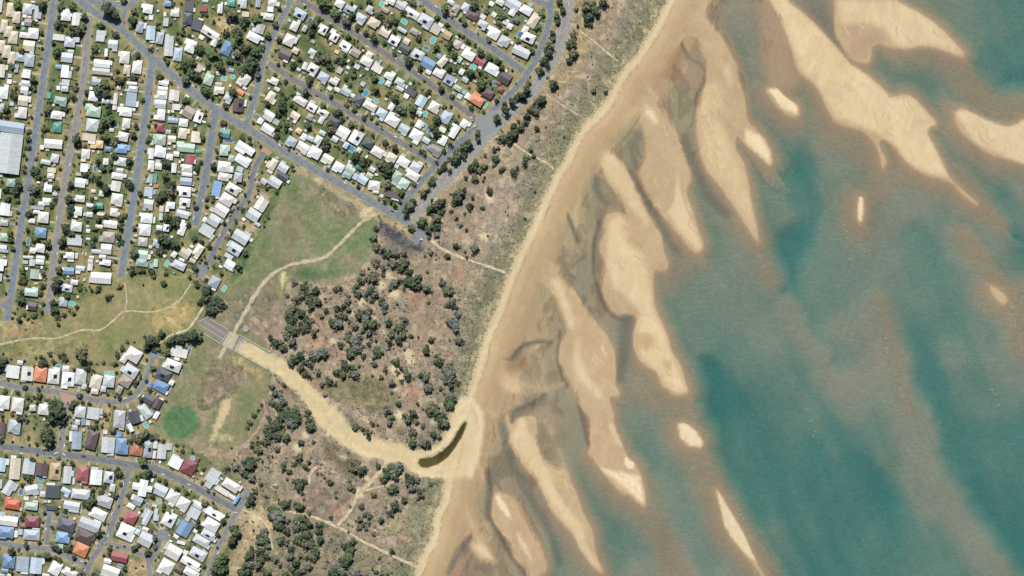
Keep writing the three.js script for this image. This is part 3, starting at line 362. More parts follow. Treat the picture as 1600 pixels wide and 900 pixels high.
tile(240,0,`150 40 70 55 5 b;375 65 90 110 7 d;355 195 92 120 7 d;455 260 98 115 18 d;540 10 60 30 5 s;520 95 80 48 0 r;695 95 50 90 5 w;812 30 75 70 8 G;940 40 62 95 3 w;960 150 70 50 3 c;1090 35 50 80 5 g;1240 30 90 75 5 w;1220 92 65 58 5 w;1200 175 100 65 8 w;225 140 85 65 5 w;120 150 30 42 4 w;130 230 52 85 5 g;68 400 72 115 12 s;162 480 88 200 4 w;255 570 85 130 8 s;390 485 100 125 22 w;590 345 190 80 32 wp;+645 430 60 110 32;500 390 48 42 30 w;765 505 100 140 25 b;1110 300 92 98 20 g;1045 390 135 85 28 w;475 715 65 80 35 c;575 830 90 110 20 e;680 882 70 36 5 c;950 835 115 120 35 w;675 765 42 38 10 g;810 732 55 42 10 b;1530 150 115 92 30 sp;1470 275 78 95 25 w;1415 420 105 115 25 w;1480 530 66 58 30 c;1370 570 118 95 25 n;1265 865 98 78 25 w;1585 690 50 80 25 w;1575 300 45 65 25 g;105 880 110 55 15 w`,
`735 815 50 46;825 800 44 40`,
`800 150 75;940 230 58;1080 190 58;870 330 58;760 350 35;890 400 50;840 465 45;940 500 58;1050 540 68;620 550 65;480 520 55;700 690 55;1030 680 85;930 745 55;880 570 48;400 650 55;330 690 55;400 760 55;330 830 52;460 800 48;560 680 45;790 630 45;370 360 35;500 170 22;1270 250 42;1310 410 35;1190 370 45;1460 680 42;1300 670 24;70 800 40;1270 780 28;1380 850 28;255 395 20;320 330 20;200 40 28;1310 90 30;40 250 20;1130 500 38;680 450 35;1040 620 40;1090 780 40;150 640 25;1520 620 30`);
tile(480,0,`340 40 90 80 30 w;440 105 105 82 30 gp;650 100 62 72 30 g;558 190 105 82 30 w;690 240 98 92 30 c;810 335 105 88 30 c;870 15 90 55 30 w;975 60 100 75 30 g;1090 140 150 82 30 wp;1235 215 145 105 30 wp;1340 305 95 98 30 c;1455 365 92 78 30 y;1580 470 90 95 30 c;810 105 80 42 30 t;990 315 95 38 30 s;905 425 102 88 30 wp;1035 430 66 58 30 c;1120 330 85 58 30 t;1015 510 102 82 30 d;1155 570 118 88 30 wp;1260 665 135 105 30 b;+1262 750 58 45 30;1370 585 46 46 30 b;1410 645 70 110 40 c;1370 765 108 72 30 w;1480 835 98 95 30 sp;1580 620 60 60 30 e;170 315 76 95 30 wp;285 390 82 90 30 wp;+272 330 55 50 30;398 475 108 78 30 wp;505 550 95 78 30 t;620 640 115 85 30 w;+650 570 65 55 30;730 715 108 78 30 w;855 795 98 68 30 w;965 868 98 75 30 w;55 545 74 62 30 w;310 540 46 38 30 y;60 435 44 35 30 t;55 715 110 100 30 wp;170 805 102 88 30 s;340 735 52 62 30 g;285 872 110 60 30 w;520 695 55 46 30 w;580 875 46 44 30 s;845 872 55 55 30 w;1500 25 70 45 30 w;1570 85 88 98 30 t`,
`25 210 40 55;780 40 48 48;1010 225 66 42;1310 420 55 66;1240 500 56 38;775 840 48 56`,
`180 40 75;290 130 55;410 215 55;475 165 45;300 185 38;530 290 40;610 340 35;690 390 48;830 240 55;780 200 42;740 160 45;920 220 38;1060 640 50;1180 710 45;910 560 28;800 450 28;1100 30 42;1440 90 52;1355 180 36;50 250 50;130 200 38;50 350 45;180 600 65;370 640 42;290 630 32;430 380 32;100 620 40;230 690 40;470 800 28;700 830 42;400 820 24;240 270 28;355 325 12;1490 480 45;1540 580 40;1345 500 38;1160 400 38;1480 700 45;1545 735 32;1220 840 20;20 850 38;830 740 30;1000 125 38;1590 200 22;520 490 15;650 20 35;580 490 18;460 30 30`);
tile(720,0,`410 25 82 58 30 w;320 40 48 44 30 w;545 45 148 105 30 g;+540 125 65 80 30;685 110 112 82 30 w;728 50 46 46 30 g;755 222 88 135 32 c;705 395 130 95 25 wp;+672 312 58 75 25;628 540 175 92 25 w;455 430 108 96 30 g;345 350 112 108 30 w;232 248 98 72 30 w;225 178 62 48 30 w;125 160 128 92 30 n;345 155 48 48 30 w;470 230 58 58 30 w;510 275 56 56 30 w;575 215 66 48 30 d;30 80 88 98 30 g;5 480 40 60 30 w;80 575 128 88 30 w;200 640 102 78 30 r;325 720 122 98 30 w;460 815 115 115 30 n;10 750 48 58 30 w;400 885 55 40 30 r;45 832 66 48 30 s`,
`615 360 46 66;130 695 50 60;355 870 46 42`,
`1310 50 70;1400 100 66;1320 190 58;1350 260 38;1480 30 48;1200 95 28;1160 450 62;1175 360 38;1175 560 52;1130 640 38;960 880 52;1060 100 42;1000 160 40;1010 235 32;950 350 34;970 410 28;930 480 48;900 560 48;870 640 48;820 740 52;900 690 42;700 870 34;1030 20 38;150 60 50;430 160 48;35 235 34;290 410 34;270 115 38;410 270 34;210 550 46;80 440 38;300 600 38;390 640 38;535 730 18;220 870 65;430 705 36;600 430 38;740 540 36;820 290 22;860 170 22;100 770 52;200 755 40;25 380 24;575 870 12;1220 270 20`);
tile(0,135,`35 70 100 115 7 w;15 230 60 80 7 g;260 30 85 75 7 w;245 150 100 100 7 c;238 275 90 110 7 w;125 183 40 36 7 s;120 425 260 110 8 s;105 700 230 400 7 w;510 95 40 60 6 G;635 150 125 75 10 e;592 300 112 80 7 w;598 430 90 95 5 G;560 600 180 90 5 w;+440 635 42 45 5;575 750 80 85 12 w;+480 790 100 45 12;540 880 90 50 6 c;680 15 80 60 5 w;610 15 40 40 5 w;978 105 95 95 8 w;980 260 140 110 8 e;+930 215 75 60 8;1105 155 80 45 5 w;962 405 115 125 8 w;930 530 135 70 5 c;1040 605 75 75 5 y;+975 625 55 38 5;895 705 85 95 6 w;880 850 75 85 6 w;1240 15 40 40 5 w;1205 130 40 115 5 w;1195 222 42 45 5 w;1385 15 110 70 6 w;1370 135 105 145 6 s;1315 265 125 90 6 w;1395 245 30 30 6 w;1318 385 80 95 6 w;1165 455 46 36 6 w;1285 525 105 90 12 w;1265 650 115 85 5 b;1130 655 68 48 5 b;1272 785 95 85 10 w;1105 785 55 65 5 w;1250 880 75 45 5 g;1590 700 55 120 5 w;1590 825 70 110 5 w;1595 580 40 60 5 e`,
`992 860 34 60;1215 410 30 38`,
`70 250 40;75 315 36;150 100 45;140 80 40;310 470 30;290 545 40;285 625 40;330 320 22;320 20 35;480 270 40;460 440 35;520 240 40;690 240 35;690 520 22;770 115 45;700 140 30;640 240 30;810 550 62;800 600 45;900 60 35;1030 40 60;1120 90 50;1010 190 42;1130 200 40;1130 270 38;1080 380 58;1170 350 48;1200 570 55;1110 530 50;1060 450 35;1390 510 40;1420 400 30;1480 140 32;1430 440 22;1200 730 42;1350 780 45;830 720 25;1020 790 38;1080 850 38;880 160 28;790 20 38;660 700 18;380 750 25;360 880 55;630 860 28;250 880 35;1560 540 40;1515 670 25;430 290 18;1550 410 22;1150 860 35;1340 850 30;280 750 20;260 830 22;1320 460 25`);
tile(240,135,`100 15 115 45 5 w;90 88 115 85 5 w;75 182 112 90 5 w;218 95 100 110 8 w;345 110 45 45 40 w;238 215 78 60 5 w;80 295 80 110 7 w;205 355 105 50 4 s;65 430 72 85 6 r;155 475 50 45 5 g;370 275 115 115 30 t;468 320 82 110 20 wp;315 378 92 80 8 w;305 490 85 105 8 c;438 528 82 110 6 c;193 548 80 65 5 c;60 560 125 115 6 e;345 640 180 90 5 e;+280 600 75 50 5;465 678 65 38 0 G;240 705 55 50 5 w;65 690 130 115 8 w;165 735 70 65 5 w;385 762 82 85 5 r;40 830 80 75 8 w;215 850 50 95 5 w;350 860 110 80 5 w;685 35 105 70 8 c;790 110 85 100 30 w;885 195 110 135 8 np;905 62 75 45 30 o;745 490 100 85 8 G;740 670 90 110 5 e;805 750 62 68 15 e;960 645 190 75 33 w;930 775 150 85 33 w;740 845 150 120 6 w;900 870 70 55 20 s;1220 110 75 110 32 c;1280 10 70 45 30 w;1205 310 105 95 32 w;1115 360 55 60 32 w;1275 370 65 55 30 e;1190 445 125 85 32 w;1530 150 135 75 32 w;+1500 95 55 60 32;1475 305 90 70 32 c;1515 465 60 52 32 y;1590 455 30 36 32 w;1440 575 100 85 32 s;1570 530 60 70 32 w;1560 635 125 90 32 w;1240 825 80 130 30 c;1350 860 110 90 30 w;1220 885 70 40 30 w;950 10 50 30 30 w`,
`905 85 50 34;780 570 90 30`,
`330 150 45;560 60 50;520 20 45;720 400 40;700 500 35;740 380 30;925 545 28;1010 590 32;620 830 42;655 665 22;660 740 22;575 400 22;220 430 45;430 450 25;510 540 32;1340 220 58;1350 140 45;1300 280 45;1185 185 35;1385 415 32;1425 480 24;1280 520 42;1290 440 28;1450 70 40;1440 190 32;750 210 35;820 60 50;130 800 55;490 780 35;20 410 25;860 80 30;1190 750 35;540 300 22;480 220 18;1040 370 22;1580 60 45;610 100 30;1010 110 25;1590 400 28;1410 660 18;450 860 40;220 290 20;110 150 15`);
tile(480,135,`245 20 55 40 30 w;300 15 85 55 30 w;400 55 110 80 30 s;525 130 105 100 30 d;480 100 55 45 30 w;655 205 135 75 30 w;880 210 55 80 30 w;780 280 100 85 30 s;885 355 140 105 32 w;1008 445 100 85 30 s;1080 60 115 75 30 d;1035 100 50 50 30 w;1190 155 95 110 30 s;1320 215 95 105 30 w;1165 280 60 58 30 w;1445 325 100 120 30 s;1170 395 65 78 30 w;1140 510 120 110 30 w;1420 565 65 95 25 w;1410 450 70 50 30 c;1235 560 80 55 32 g;1330 660 150 80 32 t;1560 450 90 180 32 w;965 10 90 45 30 w;50 220 95 80 30 wp;165 275 115 70 30 wp;+150 350 50 80 30;275 365 120 75 30 d;375 480 120 105 30 w;290 550 65 55 30 w;510 535 115 130 32 wp;640 595 95 85 30 d;735 685 125 90 32 w;540 665 50 50 30 w;405 615 50 65 30 w;880 740 100 80 30 c;1000 790 120 90 32 w;1130 850 115 85 32 w;80 690 125 110 30 w;215 755 110 80 30 c;330 840 105 85 30 w;450 880 120 70 30 e;545 835 60 60 30 G;680 865 60 50 30 w;35 545 70 50 30 s;115 560 70 85 30 w;160 485 65 45 30 e;30 320 60 60 30 t;935 830 45 40 30 w;1585 30 100 60 30 e;1590 105 50 50 30 e`,
`612 70 50 70;715 150 55 34;460 650 66 60;1215 415 50 60;1280 465 46 46;1265 650 66 50;1125 805 60 36;1230 285 40 50`,
`250 105 26;410 190 30;440 140 26;165 210 38;300 275 40;340 270 35;490 240 34;590 330 32;575 430 42;690 510 32;725 380 24;360 350 34;460 400 42;815 580 36;910 640 44;700 20 50;910 120 52;970 230 55;1000 260 45;1105 240 46;1270 55 28;1340 350 55;1350 480 52;1310 420 42;1480 420 38;1490 590 45;1075 610 20;1180 670 38;1230 710 28;1420 670 32;1350 785 30;1380 880 35;1430 840 40;1540 770 62;1570 680 52;1480 880 40;840 840 85;780 800 60;580 780 55;500 730 52;200 580 46;190 640 46;240 460 46;20 410 42;10 80 24;1400 30 40;1510 100 32;1560 20 20;230 390 38;590 860 42;640 780 38;370 675 22;560 25 28;1430 215 30;1500 210 20;1290 590 25;1120 20 25;830 90 25;1150 300 22;290 450 35`);
tile(720,135,`285 75 110 85 32 n;165 145 140 90 32 o;65 95 60 70 32 w;410 15 70 60 32 r;25 55 60 60 32 s;10 410 90 110 32 w`,
`250 195 40 60`,
`200 20 42;370 150 30;110 215 32;235 265 26;690 40 52;640 90 48;600 110 45;540 170 50;470 240 50;380 340 46;840 130 50;790 180 45;770 250 52;720 240 40;690 300 38;670 380 36;620 430 40;550 420 42;520 500 60;570 490 45;430 540 46;500 570 40;795 440 32;960 0 45;165 500 45;185 550 34;90 610 48;30 640 50;30 720 42;60 590 35;730 660 28;755 720 28;670 750 38;660 810 40;360 750 45;350 660 24;390 650 22;255 720 22;140 830 50;240 840 40;340 820 24;430 860 34;550 880 36;590 840 20;200 880 35;100 860 40;1075 520 16;815 555 11;785 570 11;600 360 22;1390 50 30;1510 60 25;410 380 18;660 130 35;450 180 28`);
tile(0,270,`15 30 35 30 5 e;118 105 85 80 5 e;535 25 75 55 5 w;508 165 85 75 6 w;55 380 100 125 7 w;45 520 85 60 5 g;45 670 85 80 6 e;35 790 75 75 6 w;-5 220 40 100 5 w;490 300 90 70 6 w;+430 330 75 45 6;400 358 140 36 6 g;455 465 108 110 6 w;+385 408 65 36 6;335 500 65 45 6 w;432 625 105 100 6 b;422 785 95 85 10 w;+345 810 60 55 10;300 885 110 30 4 w;425 885 90 30 4 w;838 105 105 90 8 w;838 270 95 65 7 w;813 400 88 88 6 w;935 435 65 50 5 w;940 340 70 36 5 w;800 560 110 95 8 w;920 605 40 40 5 w;780 715 145 75 5 w;+810 670 65 40 5;735 865 90 65 5 w;795 865 30 60 5 w;1228 30 120 65 8 w;1210 140 95 100 10 w;1222 275 115 110 8 w;1060 215 50 60 8 w;1040 345 75 55 3 G;1190 412 80 80 8 w;1155 535 135 75 8 w;1035 560 72 36 5 c;1130 670 130 105 6 t;1110 795 105 100 4 w;+1005 820 95 42 4;1075 880 75 40 5 w;955 885 50 30 5 w;975 190 45 30 5 w;1570 60 60 90 6 e;1560 195 90 105 4 s;1550 325 95 90 6 w;1540 475 125 105 6 w;1515 595 110 115 6 w;1490 720 95 85 5 g;+1470 685 50 30 5;1490 855 100 85 8 e;820 15 50 30 5 c;1055 430 80 30 5 c;920 690 44 26 5 w;570 220 50 36 5 g`,
`295 715 26 70`,
`200 120 55;170 190 48;60 160 45;90 280 40;180 290 30;20 90 30;355 160 65;390 40 40;330 290 35;470 80 40;570 280 38;590 150 35;310 430 46;290 590 32;250 720 28;370 690 50;500 750 45;260 820 35;120 690 40;130 790 32;110 630 35;190 410 25;175 520 20;730 280 55;740 390 60;690 560 55;690 600 45;660 710 52;740 130 42;950 60 45;1030 60 48;1110 160 52;1340 100 55;1370 150 38;1460 210 36;990 370 40;1300 440 35;1250 470 42;1100 460 38;1030 490 38;990 690 42;990 580 30;1260 560 35;1060 600 28;1270 720 30;1400 580 30;1400 850 50;970 750 35;890 20 38;1330 300 20;480 850 35;640 860 22;1440 300 25;1240 670 35;1370 715 20;1530 30 25;740 640 45;545 330 30;1150 440 25`);
tile(240,270,`350 10 110 40 5 w;340 90 115 75 5 s;330 198 115 100 6 wp;328 310 110 85 8 wp;180 340 85 65 5 w;+145 380 35 50 5;85 375 42 60 5 c;80 455 38 75 5 w;305 430 130 75 15 w;300 585 70 130 20 w;62 573 60 48 5 w;135 575 60 70 8 wp;30 730 65 70 5 s;0 490 25 70 5 w;345 850 150 125 33 c;450 815 95 145 33 c;225 860 55 70 33 w;10 60 40 100 5 G;25 140 50 40 5 o;5 200 30 50 5 s;660 165 85 150 10 b;735 35 125 90 10 w;885 40 85 100 10 g;825 165 145 100 30 wp;765 280 130 110 32 w;705 390 140 110 32 w;+610 385 45 45 32;632 495 120 110 32 w;535 490 40 50 32 w;555 600 140 105 32 w;1260 90 140 100 32 w;+1150 90 60 60 32;1345 25 130 70 32 d;1125 330 110 130 32 w;1040 440 130 110 32 w;+1080 535 65 36 32;910 670 160 110 32 w;850 795 130 110 32 wp;785 885 100 50 32 w;1020 700 34 36 30 w;940 485 34 30 30 w`,
`940 645 60 36;905 800 55 40`,
`180 130 55;190 190 50;100 220 55;60 260 50;230 510 62;160 460 50;140 720 65;220 750 55;90 680 50;60 820 45;430 690 42;500 720 32;580 760 32;440 350 35;420 310 30;930 380 28;880 360 22;855 490 22;950 225 24;370 540 32;250 200 20;810 400 22;820 620 24;740 520 25;130 30 45;560 270 18;400 110 22;940 110 25;640 870 20;680 880 24;530 860 20;790 680 25;960 840 30;40 630 30;990 40 18;180 560 30`);
tile(480,270,`425 15 100 65 30 e;495 30 52 72 30 s;580 70 100 85 32 s;700 135 115 95 8 w;930 40 95 110 33 e;1005 110 105 95 33 e;880 230 165 70 15 n;1105 20 140 95 33 w;650 30 70 50 30 c;785 240 40 34 20 w`,
``,
`840 130 58;830 15 58;985 220 40;800 290 36;910 330 28;965 300 24;1310 90 40;1270 110 34;1265 180 32;1215 210 46;1090 305 45;1060 350 55;1030 400 48;1110 120 28;1085 580 42;1195 520 58;1310 360 52;1270 390 42;1340 480 52;1340 550 55;1270 590 50;1400 400 42;1390 320 50;1550 270 65;1580 200 50;1340 650 36;1300 285 18;1560 470 28;1500 400 25;1545 760 36;720 760 55;790 800 45;850 840 52;920 830 48;940 850 40;1010 830 35;1460 870 32;1225 865 18;1290 830 28;720 580 35;690 690 40;650 20 15;1370 715 14;1270 680 22;480 100 20;1420 290 35;1590 550 25`);
tile(720,270,``,``,`140 60 45;555 20 42;25 180 38;20 240 32;230 370 24;120 265 24;245 45 18;230 85 18;55 50 24;670 475 16;60 880 20;150 780 48;300 190 40;90 350 45;60 590 20;280 655 14;770 195 18;120 850 22;45 820 18;40 425 18;490 440 9;465 405 9;490 360 9;10 540 18`);
tile(0,405,`15 60 60 120 6 w;5 190 36 80 6 w;265 30 55 35 5 e;335 30 60 70 5 w;420 20 90 55 5 w;365 155 90 95 4 e;330 345 135 75 6 e;340 490 85 80 6 nw;720 122 105 70 4 b;840 95 90 50 6 g;942 80 52 70 5 w;945 20 52 45 5 w;705 300 100 75 10 wp;780 240 75 50 8 w;665 445 75 90 8 s;1055 195 205 110 4 w;1110 30 90 60 8 w;740 5 70 30 5 w;1475 30 110 80 8 e;1595 60 40 60 5 e;812 392 28 28 5 y`,
`745 462 70 40`,
`240 120 38;230 190 40;85 215 20;215 350 48;220 420 52;440 280 38;430 360 30;250 230 38;450 460 26;435 545 30;360 580 38;205 630 32;160 560 20;130 610 18;285 625 18;620 110 42;600 210 52;580 270 52;560 450 45;565 530 55;600 600 30;610 680 24;670 580 28;770 565 24;800 500 26;720 530 20;840 300 32;700 370 46;1125 400 46;1250 290 28;1325 860 22;1400 860 14;1555 860 60;1380 130 42;1490 120 28;1585 130 35;60 350 18;450 140 38;70 170 18;1490 265 14;625 320 22;335 655 14;265 730 12`);
tile(240,405,`265 55 140 85 25 w;400 5 70 45 20 c;300 0 60 30 20 w;785 45 120 110 32 w;635 240 100 110 28 g;10 50 50 90 5 e;705 75 40 24 30 w`,
`140 45 34 60;735 305 36 60`,
`430 85 40;545 30 28;380 185 22;450 240 28;455 280 26;110 250 34;125 150 26;550 320 62;560 400 60;640 440 70;690 440 60;590 520 60;650 520 45;480 450 35;90 780 42;20 850 50;430 790 66;350 800 60;280 840 50;200 850 50;140 870 40;480 820 36;1470 240 34;1400 380 32;1400 570 50;1490 410 45;1540 360 55;1570 300 50;1450 520 55;1440 620 60;1420 700 55;1470 760 50;1570 720 55;1540 560 50;1380 800 55;1450 860 50;1270 860 50;1220 820 36;1590 620 40;540 580 14;220 770 10;10 180 25;890 80 40;550 210 20;1330 870 35`);
tile(480,405,``,``,`570 140 32;555 220 42;520 280 32;490 320 24;665 190 62;700 210 40;640 95 18;710 35 48;800 90 42;790 160 28;900 30 60;1010 50 65;970 100 40;1050 130 42;910 240 48;960 220 36;1120 240 80;1040 240 50;1160 200 45;1140 280 48;1245 300 52;1250 130 20;1400 250 38;1450 310 52;1490 350 38;1500 465 48;660 320 50;710 370 45;620 360 40;670 430 30;620 415 24;640 540 42;540 370 40;430 440 36;430 385 24;375 485 32;430 525 34;310 510 40;190 530 34;340 580 45;310 670 65;260 650 48;70 765 38;150 595 30;800 470 45;800 540 30;780 420 35;550 590 52;620 620 52;690 680 52;610 690 40;650 770 42;580 740 28;490 700 38;440 760 30;855 655 44;880 770 48;960 720 62;1000 790 52;950 850 48;850 860 45;1020 630 36;715 850 20;500 860 60;430 830 40;540 810 40;345 880 32;640 885 28;1285 830 36;1155 805 20;1530 660 62;1550 720 42;1490 640 45;1580 850 48;1560 500 26;1575 590 26;1550 560 22;1265 455 20;90 330 45;30 400 55;110 440 45;40 480 45;20 350 40;10 660 45;10 730 30;435 660 22;1010 300 28;400 610 30;340 300 38;290 310 30;935 460 18;1080 800 28;20 540 20;110 735 20;860 310 26`);
tile(0,540,`140 270 130 130 8 w;215 185 60 50 8 w;285 285 125 150 6 wp;428 295 130 160 8 o;560 320 120 150 6 wp;712 350 125 140 6 wp;690 240 72 58 5 w;845 325 110 155 8 w;+880 425 50 60 8;1005 375 110 145 15 c;+990 475 75 55 10;1135 370 115 120 8 w;+1080 450 55 60 8;1395 95 150 130 32 w;+1300 130 60 100 32;1365 265 145 110 32 wp;1310 370 120 105 32 t;+1245 460 60 80 25;45 590 115 130 7 w;190 615 115 140 8 w;345 648 60 62 0 w;460 665 105 105 6 w;840 695 110 115 8 w;975 705 120 115 8 w;808 808 55 58 4 w;868 790 40 70 4 b;918 805 46 48 4 w;1250 765 115 180 5 g;1405 760 140 165 -18 d;1520 690 110 190 -38 w;1560 570 130 100 30 d;1580 410 60 70 30 b;155 840 120 130 8 s;25 860 60 120 6 n;790 865 80 70 5 s;1370 835 50 100 -25 w`,
`608 215 50 30;712 240 34 50;55 235 36 60;225 695 28 44;1105 285 34 34;1332 810 30 50;1520 830 30 70;1565 700 50 40;1160 285 60 30`,
`40 140 50;10 190 50;10 250 40;35 80 18;460 165 55;440 190 45;525 90 28;560 160 28;620 105 32;665 90 34;690 145 32;840 80 62;860 120 50;945 175 24;1080 175 22;1225 100 32;1270 30 32;915 245 36;770 250 22;970 255 24;980 300 30;265 440 34;190 485 36;60 470 32;210 385 16;405 445 26;415 515 38;360 540 24;290 530 28;830 515 38;920 400 28;920 450 28;1195 525 20;1250 535 35;1350 480 34;1410 400 28;1525 370 26;1140 610 22;790 600 45;860 580 30;740 640 35;725 730 26;590 620 85;620 700 90;560 750 75;640 780 55;590 660 80;270 630 30;935 600 32;490 570 26;200 760 38;1530 20 45;1590 240 35;1560 470 30;490 885 45;980 850 45;1475 560 30;20 720 28;1010 190 14;1210 280 24;115 140 14;255 160 18;375 130 18;1465 330 22;1560 20 30;365 210 25`);
tile(240,540,`265 75 175 90 12 w;200 210 170 110 22 wp;110 295 150 110 28 dp;65 425 160 115 28 b;190 385 50 50 30 w;245 135 55 30 15 w;30 600 90 120 28 n;20 720 50 90 30 w`,
`375 55 26 60;273 268 36 46;160 445 30 56;60 575 28 44`,
`150 80 45;130 575 20;1450 140 62;1530 110 45;1540 230 45;1580 290 38;1430 180 40;1360 410 28;1350 20 48;1470 10 28;1270 490 36;1310 520 32;1230 590 40;1350 580 48;1310 630 55;1400 690 70;1470 710 72;1330 740 55;1420 780 60;1490 780 50;1250 820 55;1180 860 50;1200 750 26;1120 610 30;1050 730 30;1010 800 30;980 850 24;1590 170 34;1240 430 32;5 240 26;1085 670 25;1590 720 25`);
tile(480,540,``,``,`130 90 62;60 110 52;180 90 45;30 190 45;20 310 42;110 280 40;230 370 42;300 270 42;400 210 58;370 300 40;470 60 60;520 30 55;450 90 45;580 110 34;740 65 58;700 190 32;690 130 20;500 300 50;480 240 36;680 310 20;770 330 26;820 250 34;850 30 22;930 180 40;1040 300 48;1055 340 44;985 370 24;880 390 42;1245 55 44;1365 165 55;1505 190 16;1185 310 34;1240 340 40;1450 250 55;1480 300 70;1480 350 60;1500 420 35;1565 390 28;1265 445 52;1480 520 50;1520 570 40;1470 620 62;1510 640 36;950 600 34;830 680 45;880 745 32;1095 705 48;1300 650 70;1340 700 50;1400 740 62;1410 800 70;1440 810 50;1250 660 40;680 810 32;730 820 18;860 810 34;500 840 40;580 870 24;10 690 35;40 840 55;20 790 40;1010 720 35;1060 780 40;1140 790 30;1200 840 30;180 520 22;540 210 20;1110 890 40;520 350 14;290 400 30;620 890 22;880 490 20;940 280 25;980 230 25;1010 40 20;350 15 22;1390 440 25;150 400 30;1150 600 25`);
tile(0,660,`25 440 75 135 8 s;+80 410 40 60 8;160 480 105 210 5 c;305 470 120 130 8 w;440 490 115 125 8 n;+465 540 50 60 8;580 510 110 170 5 yp;705 545 80 170 5 w;+750 530 50 60 5;865 535 115 145 5 r;1005 570 115 150 5 w;1140 570 100 115 8 wp;+1175 680 55 80 8;800 165 115 215 3 s;960 180 110 190 15 n;1130 235 130 155 6 w;1265 240 115 170 6 b;1245 130 55 60 3 b;1432 280 115 125 8 o;1560 280 100 190 5 gp;1100 100 45 40 3 w;100 680 90 150 32 w;335 700 135 95 -12 w;450 745 60 60 5 w;558 720 150 140 3 d;690 715 110 60 30 s;835 745 190 100 8 w;+890 730 100 60 8;1090 820 160 110 20 g;1490 690 90 180 10 w;+1430 665 90 70 10;+1530 690 110 60 10;1440 810 100 100 25 g;130 850 150 95 8 O;+95 800 60 50 8;330 870 130 75 8 e;750 865 160 85 10 w;275 790 50 40 5 w;545 890 120 40 5 d;5 640 40 90 5 w;1370 870 80 50 30 w;1390 145 40 50 0 n;1580 600 40 40 20 w;770 610 24 70 5 w`,
`425 590 60 40;625 600 30 44;865 635 56 36;420 665 36 46;218 725 40 60;1085 155 36 50;1530 870 34 50;20 525 40 30;845 50 10 10`,
`490 110 72;500 150 80;520 190 62;385 220 24;130 200 18;20 190 32;720 280 24;865 340 22;1500 400 55;1470 385 40;1440 180 52;1500 140 52;1530 110 45;1370 190 38;610 380 30;660 425 24;755 425 34;345 390 36;210 350 20;340 400 24;60 350 24;1240 530 45;1210 510 30;1080 670 28;1550 530 52;1420 560 20;235 650 34;1060 730 40;970 800 55;930 850 50;890 840 40;1200 760 42;1180 90 35;1120 490 26;300 580 40;255 560 28;1260 640 25;1500 240 28;700 150 20;320 620 28;1590 150 40;1340 760 30;1590 770 32;1240 870 14;470 410 14;940 660 20;910 460 18;1010 330 14`);
tile(240,660,`85 300 90 150 5 w;+165 250 60 70 5;15 240 50 90 5 w;230 415 125 115 28 w;370 460 130 150 28 r;+455 390 40 60 28;620 560 110 140 32 w;+575 650 70 60 32;+660 620 50 70 32;810 660 180 100 32 w;740 720 200 75 32 w;810 770 110 60 32 w;850 790 40 120 32 b;80 710 125 110 25 g;200 770 120 130 30 w;310 845 120 120 30 w;460 870 110 70 30 w;10 885 60 40 20 w;5 330 36 80 5 w`,
`405 370 40 36;690 535 36 30;60 825 40 34;195 285 24 40;25 240 26 50`,
`1210 100 60;1280 40 60;1350 130 62;1390 160 50;1300 150 50;1180 190 58;1090 270 55;1080 200 40;1020 240 36;1450 20 55;1530 210 36;770 465 45;860 470 45;930 510 45;1000 460 60;940 400 42;1030 420 50;1000 390 42;1030 570 48;970 540 40;1510 360 45;1350 440 32;1350 480 30;1420 510 32;1520 620 60;1510 670 45;1120 640 32;1170 770 22;1060 720 28;1010 800 48;1030 770 40;980 850 32;1370 840 50;1510 870 55;1580 460 30;1300 800 20;240 680 45;340 730 36;540 850 45;15 550 24;55 590 26;640 885 30;440 490 28;30 160 42;840 390 14;810 260 16;1130 400 24;1240 350 16;130 620 30;420 770 20;1290 280 35;1470 430 30;1390 590 18;1550 740 24;570 715 20;630 740 18`);
tile(0,765,`340 330 145 110 3 r;+245 380 70 35 3;95 325 180 95 8 w;+30 265 60 70 8;65 440 160 110 6 b;330 470 165 105 4 s;220 440 45 60 4 s;695 365 170 120 20 d;935 365 210 110 22 g;1030 255 160 100 25 w;880 490 180 130 25 n;650 495 120 105 8 b;630 590 60 50 5 e;850 620 140 130 25 o;1370 290 110 110 30 r;1320 440 165 160 25 wp;1555 280 80 200 28 w;1520 510 150 140 28 w;1245 700 165 95 12 r;+1125 745 75 50 12;1155 845 180 100 20 w;95 755 120 125 8 b;+65 700 70 50 8;55 840 70 40 5 b;240 775 120 150 5 s;380 790 115 160 5 s;580 820 110 130 28 w;735 865 140 80 28 w;480 890 70 30 10 w;1520 415 70 45 25 c;1430 440 50 60 25 w;170 460 34 70 4 w;20 890 60 30 5 s;100 890 40 30 4 w`,
`170 268 50 30;910 300 36 36;1585 530 30 50;1255 795 46 28;285 840 30 50;1440 400 40 30;835 225 30 30;720 410 50 20`,
`1030 460 45;120 640 48;195 615 22;500 690 45;480 690 40;620 740 40;700 610 45;740 620 32;570 580 48;610 620 36;545 385 30;595 240 24;465 240 24;280 575 35;1150 610 40;1140 650 36;1080 680 20;850 870 45;770 700 32;1400 610 38;1390 640 22;1230 380 30;1540 660 40;230 300 32;410 690 32;1090 350 22;760 830 32;1265 300 24;590 190 22;1560 660 30;440 400 16;1300 820 32;120 850 28;1080 440 18;740 570 30;1480 340 24;1580 430 20;130 500 26;890 760 20`);
